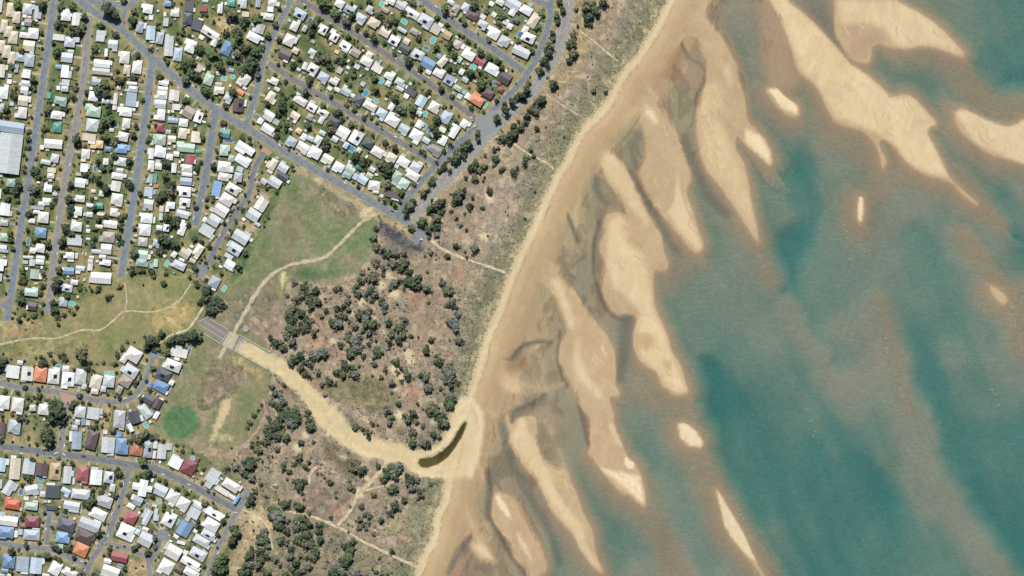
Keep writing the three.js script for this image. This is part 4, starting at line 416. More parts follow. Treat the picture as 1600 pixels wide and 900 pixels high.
tile(240,765,`160 315 125 130 28 wp;325 405 130 150 30 b;+235 490 70 40 30;430 230 130 120 30 w;+365 290 45 80 30;640 250 200 80 30 wp;605 365 150 110 30 w;500 525 180 95 30 w;570 470 150 85 30 wp;465 670 165 100 30 wp;210 650 150 130 30 w;385 765 210 85 30 wp;135 800 135 135 30 w;390 855 150 80 30 w;335 655 50 45 30 w;285 545 90 36 15 w;440 435 40 40 30 w;5 250 50 170 10 w;260 830 90 50 30 n`,
`435 325 36 40;250 335 26 50;310 555 24 24`,
`850 400 60;860 450 55;820 520 52;800 570 36;1270 230 65;1300 300 80;1320 270 60;1230 270 45;1290 370 60;1390 430 45;1350 390 40;1520 180 50;1360 150 45;1500 320 60;1560 290 50;1560 370 55;1480 400 45;1500 520 50;1580 580 45;1570 460 45;1150 450 52;1110 490 45;1160 520 55;1120 540 48;1190 590 36;1330 530 48;1380 550 36;1020 670 55;980 700 40;1100 640 50;1110 720 50;1180 700 38;1270 720 36;1090 790 50;1010 780 48;940 790 40;910 850 50;990 860 45;1180 870 50;1430 690 48;1420 620 38;1490 760 45;1320 795 24;1560 840 50;1440 820 36;700 740 62;670 800 70;740 700 50;720 840 55;640 770 45;760 830 42;640 870 40;530 790 36;670 470 32;730 330 36;460 380 36;470 330 26;370 600 26;20 590 32;20 500 36;190 450 28;540 160 30;770 270 24;560 640 18;1530 670 35;1590 700 35;1500 880 40;1380 880 40;660 600 18;1440 590 32;1040 420 14;180 250 20;540 260 26;100 210 24`);
tile(480,660,``,``,`490 410 48;520 470 62;560 500 45;610 500 28;870 470 62;910 510 70;840 540 55;960 450 48;790 590 42;920 570 40;900 690 60;870 700 40;1080 600 55;1060 640 45;1150 600 34;1090 690 48;1170 710 36;1010 800 38;1165 770 34;1210 770 22;915 870 45;630 120 40;640 160 24;1105 110 38;1105 200 48;1220 210 52;1270 230 34;240 620 32;180 570 20;450 670 38;490 715 30;690 750 34;560 870 34;20 410 26;10 480 24;105 520 20;740 450 30;300 780 18;450 875 16;1380 150 36;1310 120 40;60 200 22;670 100 14;30 60 45;500 60 32;1290 640 22`);
tile(480,765,``,``,`920 190 42;875 245 40;545 310 36;560 170 34;770 320 32;690 460 26;430 440 16;880 640 34;755 710 20;20 350 40;120 370 45;130 430 40;20 460 50;140 520 45;40 560 50;80 650 60;60 700 50;20 800 45;440 560 40;440 620 52;420 680 55;390 750 60;340 810 60;430 720 50;300 860 50;370 860 50;530 870 42;720 860 28;770 880 28;480 545 34;310 610 14;280 640 14;210 740 20;250 510 20;650 270 34;600 260 28;580 360 28;640 350 28;540 400 28;610 410 24;240 870 30;390 590 36;680 830 18;880 860 14;970 200 12;830 890 28;250 290 24;20 240 26;980 770 14`);
// ---------------------------------------------------------------- streets, tracks and hard ground
function tileTexture(f, W = 256) {
  const d = new Uint8Array(W * W * 4);
  for (let j = 0; j < W; j++) for (let i = 0; i < W; i++) { const c = f(i, j, W); d.set([c, c, c, 255], (j * W + i) * 4); }
  const t = new THREE.DataTexture(d, W, W); t.colorSpace = THREE.SRGBColorSpace; t.wrapS = t.wrapT = THREE.RepeatWrapping; t.magFilter = THREE.LinearFilter; t.needsUpdate = true;
  return t;
}
const wrapNoise = (i, j, W, n) => { // noise that repeats after W pixels
  const x = i * n / W, y = j * n / W, a = x / n, b = y / n;
  return mix(mix(noise(x, y), noise(x - n, y), a), mix(noise(x, y - n), noise(x - n, y - n), a), b);
};
const tarMap = tileTexture((i, j, W) => 230 + 60 * (wrapNoise(i, j, W, 7) - 0.5) + 44 * (wrapNoise(i, j, W, 40) - 0.5) + 30 * (wrapNoise(i, j, W, 100) - 0.5));
function ribbon(line, w, lift, offset = 0, ragged = 0) {
  const pos = [], uv = [], idx = [];
  let run = 0;
  line.forEach(([x, y], i) => {
    const a = line[Math.max(0, i - 1)], b = line[Math.min(line.length - 1, i + 1)], l = Math.hypot(b[0] - a[0], b[1] - a[1]) || 1, nx = -(b[1] - a[1]) / l, ny = (b[0] - a[0]) / l;
    if (i) run += Math.hypot(x - line[i - 1][0], y - line[i - 1][1]);
    for (const s of [-1, 0, 1]) { const q = offset + s * w / 2 * (1 + ragged * (noise(x / 5 + s * 30, y / 5) - 0.5)), px = x + nx * q, py = y + ny * q; pos.push(px - 800, height(px, py) + lift, py - 450); uv.push(q / 26, run / 26); }
    if (i) { const k = (i - 1) * 3; for (const m of [0, 1]) idx.push(k + m, k + m + 1, k + m + 3, k + m + 1, k + m + 4, k + m + 3); }
  });
  const g = new THREE.BufferGeometry();
  g.setAttribute('position', new THREE.Float32BufferAttribute(pos, 3)); g.setAttribute('uv', new THREE.Float32BufferAttribute(uv, 2)); g.setIndex(idx); g.computeVertexNormals();
  return g;
}
function kerbStrip(line, offset, free) { // a kerb 0.3 m wide and 0.12 m high, left out where another street joins
  const pos = [], idx = [];
  let last = -1;
  line.forEach(([x, y], i) => {
    const a = line[Math.max(0, i - 1)], b = line[Math.min(line.length - 1, i + 1)], l = Math.hypot(b[0] - a[0], b[1] - a[1]) || 1, nx = -(b[1] - a[1]) / l, ny = (b[0] - a[0]) / l;
    if (!free(x + nx * offset, y + ny * offset)) { last = -1; return; }
    const k = pos.length / 3;
    for (const [q, h] of [[-0.15, 0], [-0.15, 0.16], [0.15, 0.16], [0.15, 0]]) pos.push(x + nx * (offset + q) - 800, LAND + h, y + ny * (offset + q) - 450);
    if (last >= 0) for (const m of [0, 1, 2]) idx.push(last + m, last + m + 1, k + m, last + m + 1, k + m + 1, k + m);
    last = k;
  });
  const g = new THREE.BufferGeometry();
  g.setAttribute('position', new THREE.Float32BufferAttribute(pos, 3)); g.setIndex(idx); g.computeVertexNormals();
  return g;
}
const kerbMat = new THREE.MeshStandardMaterial({ color: photo(190, 184, 172), roughness: 0.95 });
STREETS.forEach((s, i) => {
  const m = new THREE.MeshStandardMaterial({ color: photo(s.c[0] + 6, s.c[1] + 7, s.c[2] + 4), map: tarMap, roughness: 0.95 });
  const o = structure('road', ribbon(s.line, s.w, 0.03 + i * 0.004), m, 'grey asphalt of ' + s.name);
  const free = (x, y) => STREETS.every((t) => t === s || lineDist(x, y, t.line)[0] > t.w / 2 + 0.6) && lineDist(x, y, SHORE)[0] > 9;
  for (const side of [-1, 1]) mesh('kerb', kerbStrip(s.line, side * (s.w / 2 + 0.16), free), kerbMat, o);
});
const shoreMat = new THREE.MeshStandardMaterial({ color: photo(172, 173, 170), map: tarMap, roughness: 0.95 });
for (const [side, name] of [[-1, 'seaward'], [1, 'landward']]) structure('road', ribbon(SHORE, 7.8, 0.15 + side * 0.004, side * -4.9), shoreMat, `${name === 'seaward' ? 'landward' : 'seaward'} carriageway of the shore road`);
const disc = (x, y, r, lift) => { const g = new THREE.CircleGeometry(r, 28).rotateX(-Math.PI / 2); return g.translate(x - 800, height(x, y) + lift, y - 450); };
const bulbMat = new THREE.MeshStandardMaterial({ color: photo(150, 154, 160), map: tarMap, roughness: 0.95 });
for (const [x, y, r] of [[313, 424, 9.5], [240, 553, 8.5], [78, 799, 7], [254, 836, 9]]) structure('road_turning_circle', disc(x, y, r, 0.17), bulbMat);
const patch = (p, lift) => { const s = new THREE.Shape(p.map(([x, y]) => new THREE.Vector2(x - 800, 450 - y))); return new THREE.ShapeGeometry(s).rotateX(-Math.PI / 2).translate(0, LAND + lift, 0); };
structure('parking_area', patch(smooth(pts('638,344 650,352 664,358 667,371 658,381 646,378 640,372 650,364 645,356'), 3, true), 0.2), bulbMat, 'grey parking area at the end of the shore road');
structure('pavement', patch(pts('93,612 122,620 118,626 105,632 96,626'), 0.22), new THREE.MeshStandardMaterial({ color: photo(206, 166, 150), map: tarMap, roughness: 0.95 }), 'pink paved crossing on the looping street');
structure('pavement', patch(pts('411,230 426,238 420,243 408,236'), 0.21), new THREE.MeshStandardMaterial({ color: photo(214, 166, 140), map: tarMap, roughness: 0.95 }), 'pink paved threshold of the curved street');
structure('road_junction', patch(smooth(pts('742,184 756,178 776,172 782,190 768,206 745,222 738,208 748,196'), 4, true), 0.19), new THREE.MeshStandardMaterial({ color: photo(164, 166, 162), map: tarMap, roughness: 0.95 }));
const white = new THREE.MeshStandardMaterial({ color: new THREE.Color().setRGB(0.7, 0.7, 0.68), roughness: 0.8 });
structure('road_marking', mergeGeometries([ribbon(pts('84.5,709 91,706.5'), 0.9, 0.26), ribbon(pts('97,707.5 102,711.5'), 0.9, 0.26)]), white, 'white stop lines at the link street corner');
for (const [l, w, c, label] of PATHS) structure('path', ribbon(smooth(pts(l), 3), w, 0.07, 0, 1.1), new THREE.MeshStandardMaterial({ color: photo(...c.map((v) => Math.min(250, v + 12))), map: tarMap, roughness: 1 }), label);
// ---------------------------------------------------------------- concrete basin walls, cars, foam
const concrete = new THREE.MeshStandardMaterial({ color: photo(206, 198, 182), map: tarMap, roughness: 0.95 });
for (const [a, b, label] of [
  [[327, 498], [358, 516.5], 'upper concrete wall of the grey drain basin'], [[316, 520], [345, 537.5], 'lower concrete wall of the grey drain basin'], [[357, 517.5], [345.6, 536.5], 'concrete apron wall closing the grey drain basin'],
  [[374, 523.5], [422, 551], 'long upper concrete wall of the sandy drain channel'], [[422.6, 550.4], [426, 540], 'short return wall of the sandy drain channel'], [[373.2, 524.4], [363.5, 545.5], 'headwall across the start of the sandy drain channel'], [[363, 546.5], [419, 578], 'long lower concrete wall of the sandy drain channel']]) {
  const l = Math.hypot(b[0] - a[0], b[1] - a[1]), g = new THREE.BoxGeometry(l, 3.4, 1.5), o = mesh(numbered('retaining_wall'), g, concrete, scene);
  o.position.set((a[0] + b[0]) / 2 - 800, LAND - 0.3, (a[1] + b[1]) / 2 - 450); o.rotation.y = -Math.atan2(b[1] - a[1], b[0] - a[0]);
  o.userData = { label, category: 'wall', group: 'concrete walls of the drain basins' };
}
structure('basin_floor', patch(pts('309,502 323,495.5 356,516 345,536'), 0.04), new THREE.MeshStandardMaterial({ color: photo(158, 150, 138), map: tarMap, roughness: 1 }), 'grey weedy floor of the upper drain basin');
for (const l of ['312,507.5 349,530', '319,502 351,522.5', '324,496 309,503']) { const [a, b] = pts(l), n = Math.hypot(b[0] - a[0], b[1] - a[1]), o = structure('drain_sill', new THREE.BoxGeometry(n, 0.4, 1.1), concrete); o.position.set((a[0] + b[0]) / 2 - 800, LAND + 0.1, (a[1] + b[1]) / 2 - 450); o.rotation.y = -Math.atan2(b[1] - a[1], b[0] - a[0]); }
structure('concrete_pad', disc(384, 513.5, 5, 0.06), new THREE.MeshStandardMaterial({ color: photo(186, 180, 166), map: tarMap, roughness: 1 }), 'round pale pad beside the sandy track');
structure('causeway', patch(pts('358,517 372,523 362,546 345,538'), 0.05), new THREE.MeshStandardMaterial({ color: photo(216, 202, 172), map: tarMap, roughness: 1 }), 'sandy causeway between the two drain basins');
const carPaint = { white: [0.7, 0.7, 0.7], dark: [0.03, 0.032, 0.036], silver: [0.36, 0.37, 0.38], red: [0.32, 0.03, 0.03] };
const paints = Object.fromEntries(Object.entries(carPaint).map(([k, c]) => [k, new THREE.MeshPhysicalMaterial({ color: new THREE.Color().setRGB(...c), roughness: 0.35, clearcoat: 1, clearcoatRoughness: 0.1 })]));
const glassMat = new THREE.MeshPhysicalMaterial({ color: new THREE.Color().setRGB(0.02, 0.024, 0.028), roughness: 0.1 }), tyreMat = new THREE.MeshStandardMaterial({ color: new THREE.Color().setRGB(0.02, 0.02, 0.02), roughness: 0.9 });
const side = (p, w, bevel) => { const s = new THREE.Shape(p.map(([x, y]) => new THREE.Vector2(x, y))); return new THREE.ExtrudeGeometry(s, { depth: w, bevelEnabled: true, bevelSize: bevel, bevelThickness: bevel, bevelSegments: 2 }).translate(0, 0, -w / 2); };
const carBody = side([[-2.2, 0.35], [2.2, 0.35], [2.25, 0.7], [2.05, 0.85], [1.1, 0.98], [-2.1, 1.0], [-2.25, 0.8]], 1.6, 0.08), carGlass = side([[-1.9, 0.98], [1.1, 0.96], [0.45, 1.42], [-1.5, 1.44]], 1.42, 0.05), carRoof = side([[-1.5, 1.43], [0.4, 1.42], [0.3, 1.53], [-1.35, 1.54]], 1.3, 0.04), wheelGeo = new THREE.CylinderGeometry(0.34, 0.34, 0.22, 14).rotateX(Math.PI / 2);
const CARS = [[128, 72, 96, 'white'], [446, 11, 115, 'white'], [363, 39, 30, 'white'], [561, 50, 33, 'white'], [574, 73, 33, 'white'], [587, 81, 33, 'silver'], [655, 116, 33, 'white'], [618, 91, 33, 'white'], [618, 214, 30, 'white'], [539, 286, 30, 'white'], [613, 330, 32, 'dark'], [658.5, 374, 15, 'white'], [675, 313, 135, 'dark'], [652, 286, 30, 'white'], [34, 698, 6, 'dark'], [69, 703, 6, 'dark'], [295.5, 757.5, 28, 'white'], [271, 750, 25, 'silver'], [169, 837, 100, 'white'], [165, 849, 140, 'silver'], [129.5, 396, 95, 'white'], [134.5, 397, 95, 'white'], [89, 341, 96, 'white'], [402, 273, 110, 'white'], [360, 337, 140, 'dark'], [369, 801, 15, 'white'], [395, 815, 40, 'dark'], [816, 176, 135, 'silver'], [77, 470, 96, 'silver'], [305, 740, 28, 'red']].map(([x, y, turn, c]) => ({ x, y, turn, c, kind: 'car' }));
seed = 555;
for (let n = 0; n < 75;) { // more cars along the kerbs
  const st = STREETS[Math.floor(rnd() * STREETS.length)], i = 1 + Math.floor(rnd() * (st.line.length - 3)), [x, y] = st.line[i], [u, v] = st.line[i + 1], l = Math.hypot(u - x, v - y), q = (st.w / 2 - (rnd() < 0.6 ? 1.2 : -2.2)) * (rnd() < 0.5 ? 1 : -1), cx = x - (v - y) / l * q, cy = y + (u - x) / l * q;
  if (cx < 0 || cy < 0 || cy > 900 || CARS.some((c) => Math.hypot(c.x - cx, c.y - cy) < 9) || STREETS.some((o) => o !== st && lineDist(cx, cy, o.line)[0] < 9) || HOUSES.some((h) => Math.hypot(h.x - cx, h.y - cy) < 11)) { if (rnd() < 0.02) n++; continue; }
  const k = rnd(); CARS.push({ x: cx, y: cy, turn: Math.atan2(v - y, u - x) * 180 / Math.PI, c: k < 0.5 ? 'white' : k < 0.75 ? 'silver' : k < 0.93 ? 'dark' : 'red', kind: 'car' }); n++;
}
rank(CARS);
for (const c of CARS) {
  const t = thing('parked_car', `${c.c} car, ${c.at}`, 'car', 'cars parked along the streets', c.x, c.y, Math.max(LAND, height(c.x, c.y)) + 0.2, -c.turn * Math.PI / 180);
  mesh('body', carBody, paints[c.c], t); mesh('windows', carGlass, glassMat, t); mesh('car_roof', carRoof, paints[c.c], t);
  for (const x of [-1.4, 1.4]) for (const z of [-0.8, 0.8]) mesh('wheel', wheelGeo, tyreMat, t).position.set(x, 0.34, z);
}
// breaking ripples over the banks
{
  seed = 321;
  const foam = new THREE.MeshStandardMaterial({ color: new THREE.Color().setRGB(0.45, 0.45, 0.43), roughness: 1 }), parts = [];
  const lines = ['1345,352 1342,375 1350,395', '1322,350 1326,385 1336,420', '1384,500 1392,560 1404,600 1416,625', '1253,610 1262,650 1276,690', '1345,375 1360,390', '1508,540 1512,570', '1560,440 1590,505 1600,545', '1384,360 1380,400', '1525,430 1545,446', '1545,580 1560,640', '1180,380 1196,420', '1215,280 1225,310', '1140,770 1160,815', '1180,885 1186,900', '1080,720 1100,760', '1085,405 1110,420'];
  for (const l of lines) { const c = smooth(pts(l), 2.2); for (const [x, y] of c) for (let n = 0; n < 2; n++) { if (rnd() < 0.72) continue; const g = new THREE.CircleGeometry(1, 6).rotateX(-Math.PI / 2); g.scale(rr(0.2, 0.45), 1, rr(0.3, 1.2)); g.rotateY(rr(-0.5, 0.5) + 0.4); g.translate(x + rr(-5, 5) - 800, 0.06 + rnd() * 0.02, y + rr(-3, 3) - 450); parts.push(g); } }
  const o = mesh('sea_foam', mergeGeometries(parts), foam, scene); o.userData = { kind: 'stuff', label: 'flecks of white foam where ripples break over the banks' };
}
// ---------------------------------------------------------------- houses and sheds
const corners = (b, grow = 0) => { const a = b.turn * Math.PI / 180, c = Math.cos(a), s = Math.sin(a), w = b.w / 2 + grow, d = b.d / 2 + grow; return [[-w, -d], [w, -d], [w, d], [-w, d]].map(([x, y]) => [b.x + x * c - y * s, b.y + x * s + y * c]); };
function overlap(a, b) {
  if (Math.hypot(a.x - b.x, a.y - b.y) > (Math.hypot(a.w, a.d) + Math.hypot(b.w, b.d)) / 2) return false;
  const P = corners(a, 0.12), Q = corners(b, 0.12);
  for (const R of [P, Q]) for (const k of [0, 1]) {
    const ax = R[k + 1][0] - R[k][0], ay = R[k + 1][1] - R[k][1], p = P.map(([x, y]) => x * ax + y * ay), q = Q.map(([x, y]) => x * ax + y * ay);
    if (Math.max(...p) < Math.min(...q) || Math.max(...q) < Math.min(...p)) return false;
  }
  return true;
}
for (const h of HOUSES) for (const b of [h, ...h.wings]) { b.w *= 1.05; b.d *= 1.05; }
for (let pass = 0; pass < 16; pass++) for (let i = 0; i < HOUSES.length; i++) for (let j = i + 1; j < HOUSES.length; j++) {
  if (Math.abs(HOUSES[i].x - HOUSES[j].x) + Math.abs(HOUSES[i].y - HOUSES[j].y) > 60) continue;
  for (const a of [HOUSES[i], ...HOUSES[i].wings]) for (const b of [HOUSES[j], ...HOUSES[j].wings]) if (overlap(a, b)) {
    const l = Math.hypot(b.x - a.x, b.y - a.y) || 1, ux = (b.x - a.x) / l * 0.35, uy = (b.y - a.y) / l * 0.35;
    a.x -= ux; a.y -= uy; b.x += ux; b.y += uy;
    for (const q of [a, b]) { q.w *= 0.98; q.d *= 0.98; }
  }
}
// most houses have a garage, porch or patio roof beside the main one
for (const h of HOUSES) {
  const k = hash(Math.round(h.x * 7), Math.round(h.y * 7) + 3), a = h.turn * Math.PI / 180;
  if (h.wings.length || h.w * h.d < 110 || h.w * h.d > 1200) continue;
  for (let n = 0; n < 4; n++) {
    const side = (Math.floor(k * 16) + n) % 4, along = side % 2 ? h.d : h.w, len = along * (0.35 + 0.3 * ((k * 7) % 1)), deep = 2.4 + 3.2 * ((k * 13) % 1), slide = (along - len) / 2 * ((k * 29) % 1 < 0.5 ? 1 : -1) * 0.96;
    const [lx, ly, w, d] = side === 0 ? [slide, -h.d / 2 - deep / 2 + 0.5, len, deep] : side === 2 ? [slide, h.d / 2 + deep / 2 - 0.5, len, deep] : side === 1 ? [h.w / 2 + deep / 2 - 0.5, slide, deep, len] : [-h.w / 2 - deep / 2 + 0.5, slide, deep, len];
    const b = { x: h.x + lx * Math.cos(a) - ly * Math.sin(a), y: h.y + lx * Math.sin(a) + ly * Math.cos(a), w, d, turn: h.turn, low: true };
    if (HOUSES.some((o) => o !== h && Math.abs(o.x - b.x) < 60 && [o, ...o.wings].some((q) => overlap(q, b))) || STREETS.some((s) => lineDist(b.x, b.y, s.line)[0] < s.w / 2 + 5)) continue;
    h.wings.push(b); break;
  }
}
const COLOURS = { w: [[0.61, 0.61, 0.575], 'white'], c: [[0.56, 0.51, 0.4], 'cream'], g: [[0.4, 0.42, 0.43], 'light grey'], s: [[0.37, 0.44, 0.48], 'pale steel-blue'], d: [[0.075, 0.08, 0.095], 'charcoal'], b: [[0.17, 0.28, 0.42], 'blue'], r: [[0.27, 0.075, 0.08], 'red'], n: [[0.105, 0.075, 0.075], 'brown'], t: [[0.33, 0.29, 0.25], 'taupe'], e: [[0.36, 0.46, 0.38], 'pale green'], G: [[0.08, 0.27, 0.22], 'teal green'], o: [[0.5, 0.2, 0.1], 'terracotta'], O: [[0.46, 0.12, 0.06], 'bright orange'], y: [[0.52, 0.38, 0.2], 'tan'] };
const roofMap = tileTexture((i, j, W) => 238 + 34 * (wrapNoise(i, j, W, 6) - 0.5) + 34 * (wrapNoise(i, j, W, 30) - 0.5) + (i % 32 < 3 ? -26 : 0) + 16 * (hash(Math.floor(i / 32), 7) - 0.5));
const roofMats = {};
for (const [k, [rgb]] of Object.entries(COLOURS)) roofMats[k] = [0.9, 1, 1.14, 0.78].map((f, i) => new THREE.MeshStandardMaterial({ color: new THREE.Color().setRGB(...rgb.map((v, n) => Math.min(0.8, v * f * (1 + (n - 1) * (i - 1.5) * 0.03)))), map: roofMap, roughness: 0.6, metalness: 0 }));
const wallMats = [[0.5, 0.47, 0.4], [0.42, 0.4, 0.36], [0.6, 0.58, 0.54], [0.3, 0.24, 0.2]].map((c) => new THREE.MeshStandardMaterial({ color: new THREE.Color().setRGB(...c), roughness: 0.9 }));
const panelMat = new THREE.MeshStandardMaterial({ color: new THREE.Color().setRGB(0.018, 0.022, 0.04), roughness: 0.25 });
function facets(polys) { // flat faces with uv in metres along the eave
  const pos = [], uv = [];
  for (const p of polys) {
    const u = p[1].clone().sub(p[0]).normalize(), n = u.clone().cross(p[2].clone().sub(p[0])).normalize(), v = n.clone().cross(u);
    for (let i = 1; i + 1 < p.length; i++) for (const q of [p[0], p[i], p[i + 1]]) { pos.push(q.x, q.y, q.z); const e = q.clone().sub(p[0]); uv.push(e.dot(u) / 16, e.dot(v) / 16); }
  }
  const g = new THREE.BufferGeometry();
  g.setAttribute('position', new THREE.Float32BufferAttribute(pos, 3)); g.setAttribute('uv', new THREE.Float32BufferAttribute(uv, 2)); g.computeVertexNormals();
  return g;
}
function roofGeometry(w, d, kind, pitch, y) { // over a plan w by d, eaves at y
  const V = (x, h, z) => new THREE.Vector3(x, y + h, z), turned = d > w, L = (turned ? d : w) / 2, S = (turned ? w : d) / 2, T = (x, h, z) => (turned ? V(z, h, -x) : V(x, h, z)), rise = S * pitch, t = -0.22;
  const skirt = [[-L, -S], [L, -S], [L, S], [-L, S]], polys = [];
  if (kind === 'flat') {
    const tilt = S * 2 * 0.035, h = (z) => (z < 0 ? tilt : 0);
    polys.push([T(-L, h(1), S), T(L, h(1), S), T(L, h(-1), -S), T(-L, h(-1), -S)]);
    skirt.forEach(([x, z], i) => { const [p, q] = skirt[(i + 1) % 4]; polys.push([T(p, t, q), T(x, t, z), T(x, h(z), z), T(p, h(q), q)]); });
    polys.push([T(-L, t, -S), T(L, t, -S), T(L, t, S), T(-L, t, S)]);
    return { g: facets(polys), rise: tilt, turned, L, S };
  }
  const R = kind === 'hip' ? Math.max(0, L - S * 0.95) : L;
  polys.push([T(-L, 0, S), T(L, 0, S), T(R, rise, 0), T(-R, rise, 0)], [T(L, 0, -S), T(-L, 0, -S), T(-R, rise, 0), T(R, rise, 0)]);
  polys.push([T(L, 0, S), T(L, 0, -S), T(R, rise, 0)], [T(-L, 0, -S), T(-L, 0, S), T(-R, rise, 0)]);
  skirt.forEach(([x, z], i) => { const [p, q] = skirt[(i + 1) % 4]; polys.push([T(p, t, q), T(x, t, z), T(x, 0, z), T(p, 0, q)]); });
  polys.push([T(-L, t, -S), T(L, t, -S), T(L, t, S), T(-L, t, S)]);
  return { g: facets(polys), rise, turned, L, S };
}
function nearest(x, y) { let best = null; STREETS.forEach((s) => { const q = lineDist(x, y, s.line); if (!best || q[0] - s.w / 2 < best.d) best = { s, d: q[0] - s.w / 2, t: q[1], cross: q[2] }; }); return best; }
function compass(n) { // which side of its street
  const i = Math.min(n.s.line.length - 2, Math.floor(n.t)), a = n.s.line[i], b = n.s.line[i + 1], k = n.cross > 0 ? 1 : -1, ex = (b[1] - a[1]) * k, ey = -(b[0] - a[0]) * k;
  return Math.abs(ex) > Math.abs(ey) ? (ex > 0 ? 'east' : 'west') : ey > 0 ? 'south' : 'north';
}
function rank(items) { // counts each kind along each side of each street
  const by = {};
  for (const o of items) { o.near = nearest(o.x, o.y); o.side = compass(o.near); (by[o.kind + o.near.s.name + o.side] ??= []).push(o); }
  for (const l of Object.values(by)) l.sort((a, b) => a.near.t - b.near.t || a.near.d - b.near.d).forEach((o, i) => { o.at = l.length > 1 ? `${nth(i + 1)} from ${o.near.s.end}, ` : ''; o.at += `${o.side} side of ${o.near.s.name}`; });
}
for (const h of HOUSES) {
  const size = h.w * h.d + h.wings.reduce((s, b) => s + b.w * b.d * 0.7, 0), k = hash(Math.round(h.x * 3), Math.round(h.y * 3)), ratio = Math.max(h.w, h.d) / Math.min(h.w, h.d);
  h.size = size; h.kind = size < 62 ? 'shed' : 'house'; h.k = k;
  h.roof = size < 62 ? (k < 0.55 ? 'gable' : 'flat') : ratio > 1.9 ? (k < 0.75 ? 'gable' : 'flat') : k < 0.62 ? 'hip' : k < 0.9 ? 'gable' : 'flat';
  if (size > 1500) h.roof = 'gable';
}
// small sheds and carports tucked into the back yards
{
  const parts = HOUSES.slice(); let n = 0;
  for (let tries = 0; n < 170 && tries < 6000; tries++) {
    const o = parts[Math.floor(rnd() * parts.length)]; if (o.kind === 'shed') continue;
    const a = rr(0, 6.283), q = rr(11, 19), b = { x: o.x + Math.cos(a) * q, y: o.y + Math.sin(a) * q, w: rr(3, 6.5), d: rr(2.8, 5), turn: o.turn, wings: [], solar: false, kind: 'shed', k: rnd() };
    if (HOUSES.some((p) => Math.abs(p.x - b.x) < 60 && [p, ...p.wings].some((z) => overlap(z, b))) || STREETS.some((s) => lineDist(b.x, b.y, s.line)[0] < s.w / 2 + 7) || POOLS.some((p) => Math.hypot(p.x - b.x, p.y - b.y) < 7) || lineDist(b.x, b.y, SHORE)[0] < 20) continue;
    if (!TOWN.some((p) => inside(b.x, b.y, p)) || TREES.some((p) => Math.hypot(p.x - b.x, p.y - b.y) < p.r)) continue;
    b.c = 'wwwgcst'[Math.floor(rnd() * 7)]; b.size = b.w * b.d; b.roof = b.k < 0.55 ? 'gable' : 'flat'; HOUSES.push(b); n++;
  }
}
rank(HOUSES);
for (const h of HOUSES) {
  const shed = h.kind === 'shed', word = COLOURS[h.c][1], roofWord = { hip: 'hip-roofed', gable: 'gabled', flat: 'flat-roofed' }[h.roof], big = h.size > 1500;
  const label = (shed ? `small ${word} ${roofWord} shed, ` : big ? `huge ${word} warehouse building, ` : `${word} ${h.solar ? 'solar-panelled ' : ''}${roofWord} house, `) + h.at;
  const t = thing(shed ? 'garden_shed' : big ? 'warehouse' : `${h.roof === 'hip' ? 'hipped' : h.roof === 'gable' ? 'gabled' : 'flat_roofed'}_house`, label, shed ? 'shed' : big ? 'warehouse' : 'house', shed ? 'sheds and carports in the yards' : big ? null : 'houses of the coastal suburb', h.x, h.y, LAND, -h.turn * Math.PI / 180);
  const eave = shed ? 2.3 : h.k < 0.3 ? 4.4 : 3.1, m = roofMats[h.c][Math.floor(h.k * 97) % 4], wm = wallMats[Math.floor(h.k * 41) % 4], a = -h.turn * Math.PI / 180;
  [h, ...h.wings].forEach((b, i) => {
    const px = b.x - h.x, pz = b.y - h.y, lx = px * Math.cos(a) - pz * Math.sin(a), lz = px * Math.sin(a) + pz * Math.cos(a), spin = -(b.turn - h.turn) * Math.PI / 180, y = eave - (b.low ? 0.5 : i * 0.35);
    const wall = mesh('wall', new THREE.BoxGeometry(Math.max(1, b.w - 1), y + 0.15, Math.max(1, b.d - 1)), wm, t);
    wall.position.set(lx, (y + 0.15) / 2 - 0.2, lz); wall.rotation.y = spin;
    const kind = i ? (h.roof === 'flat' ? 'flat' : Math.max(b.w, b.d) > 9 ? h.roof : 'flat') : h.roof;
    const R = roofGeometry(b.w, b.d, kind, shed ? 0.2 : kind === 'hip' ? 0.38 : 0.3, y);
    const roof = mesh('roof', R.g, i && h.k > 0.6 ? roofMats[h.c === 'w' ? 'g' : 'w'][i % 4] : m, t);
    roof.position.set(lx, 0, lz); roof.rotation.y = spin;
    if (i === 0 && h.solar) { // rows of panels lying on one slope
      const slope = kind === 'flat' ? 0.02 : Math.atan2(R.rise, R.S), cols = Math.max(3, Math.min(6, Math.floor(R.L * 1.1 / 1.06))), rows = R.S > 6.5 ? 3 : 2;
      const holder = new THREE.Group(); holder.name = 'solar_array'; holder.position.set(lx, 0, lz); holder.rotation.y = spin + (R.turned ? Math.PI / 2 : 0); t.add(holder);
      const g = new THREE.BoxGeometry(1.02, 0.05, 1.7);
      for (let c = 0; c < cols; c++) for (let r = 0; r < rows; r++) {
        const along = 0.55 + r * 1.75 + 0.85, p = mesh('solar_panel', g, panelMat, holder);
        p.position.set((c - (cols - 1) / 2) * 1.06, y + R.rise * (1 - along / R.S * Math.cos(slope)) + 0.12, along * Math.cos(slope)); p.rotation.x = slope;
      }
    }
  });
}
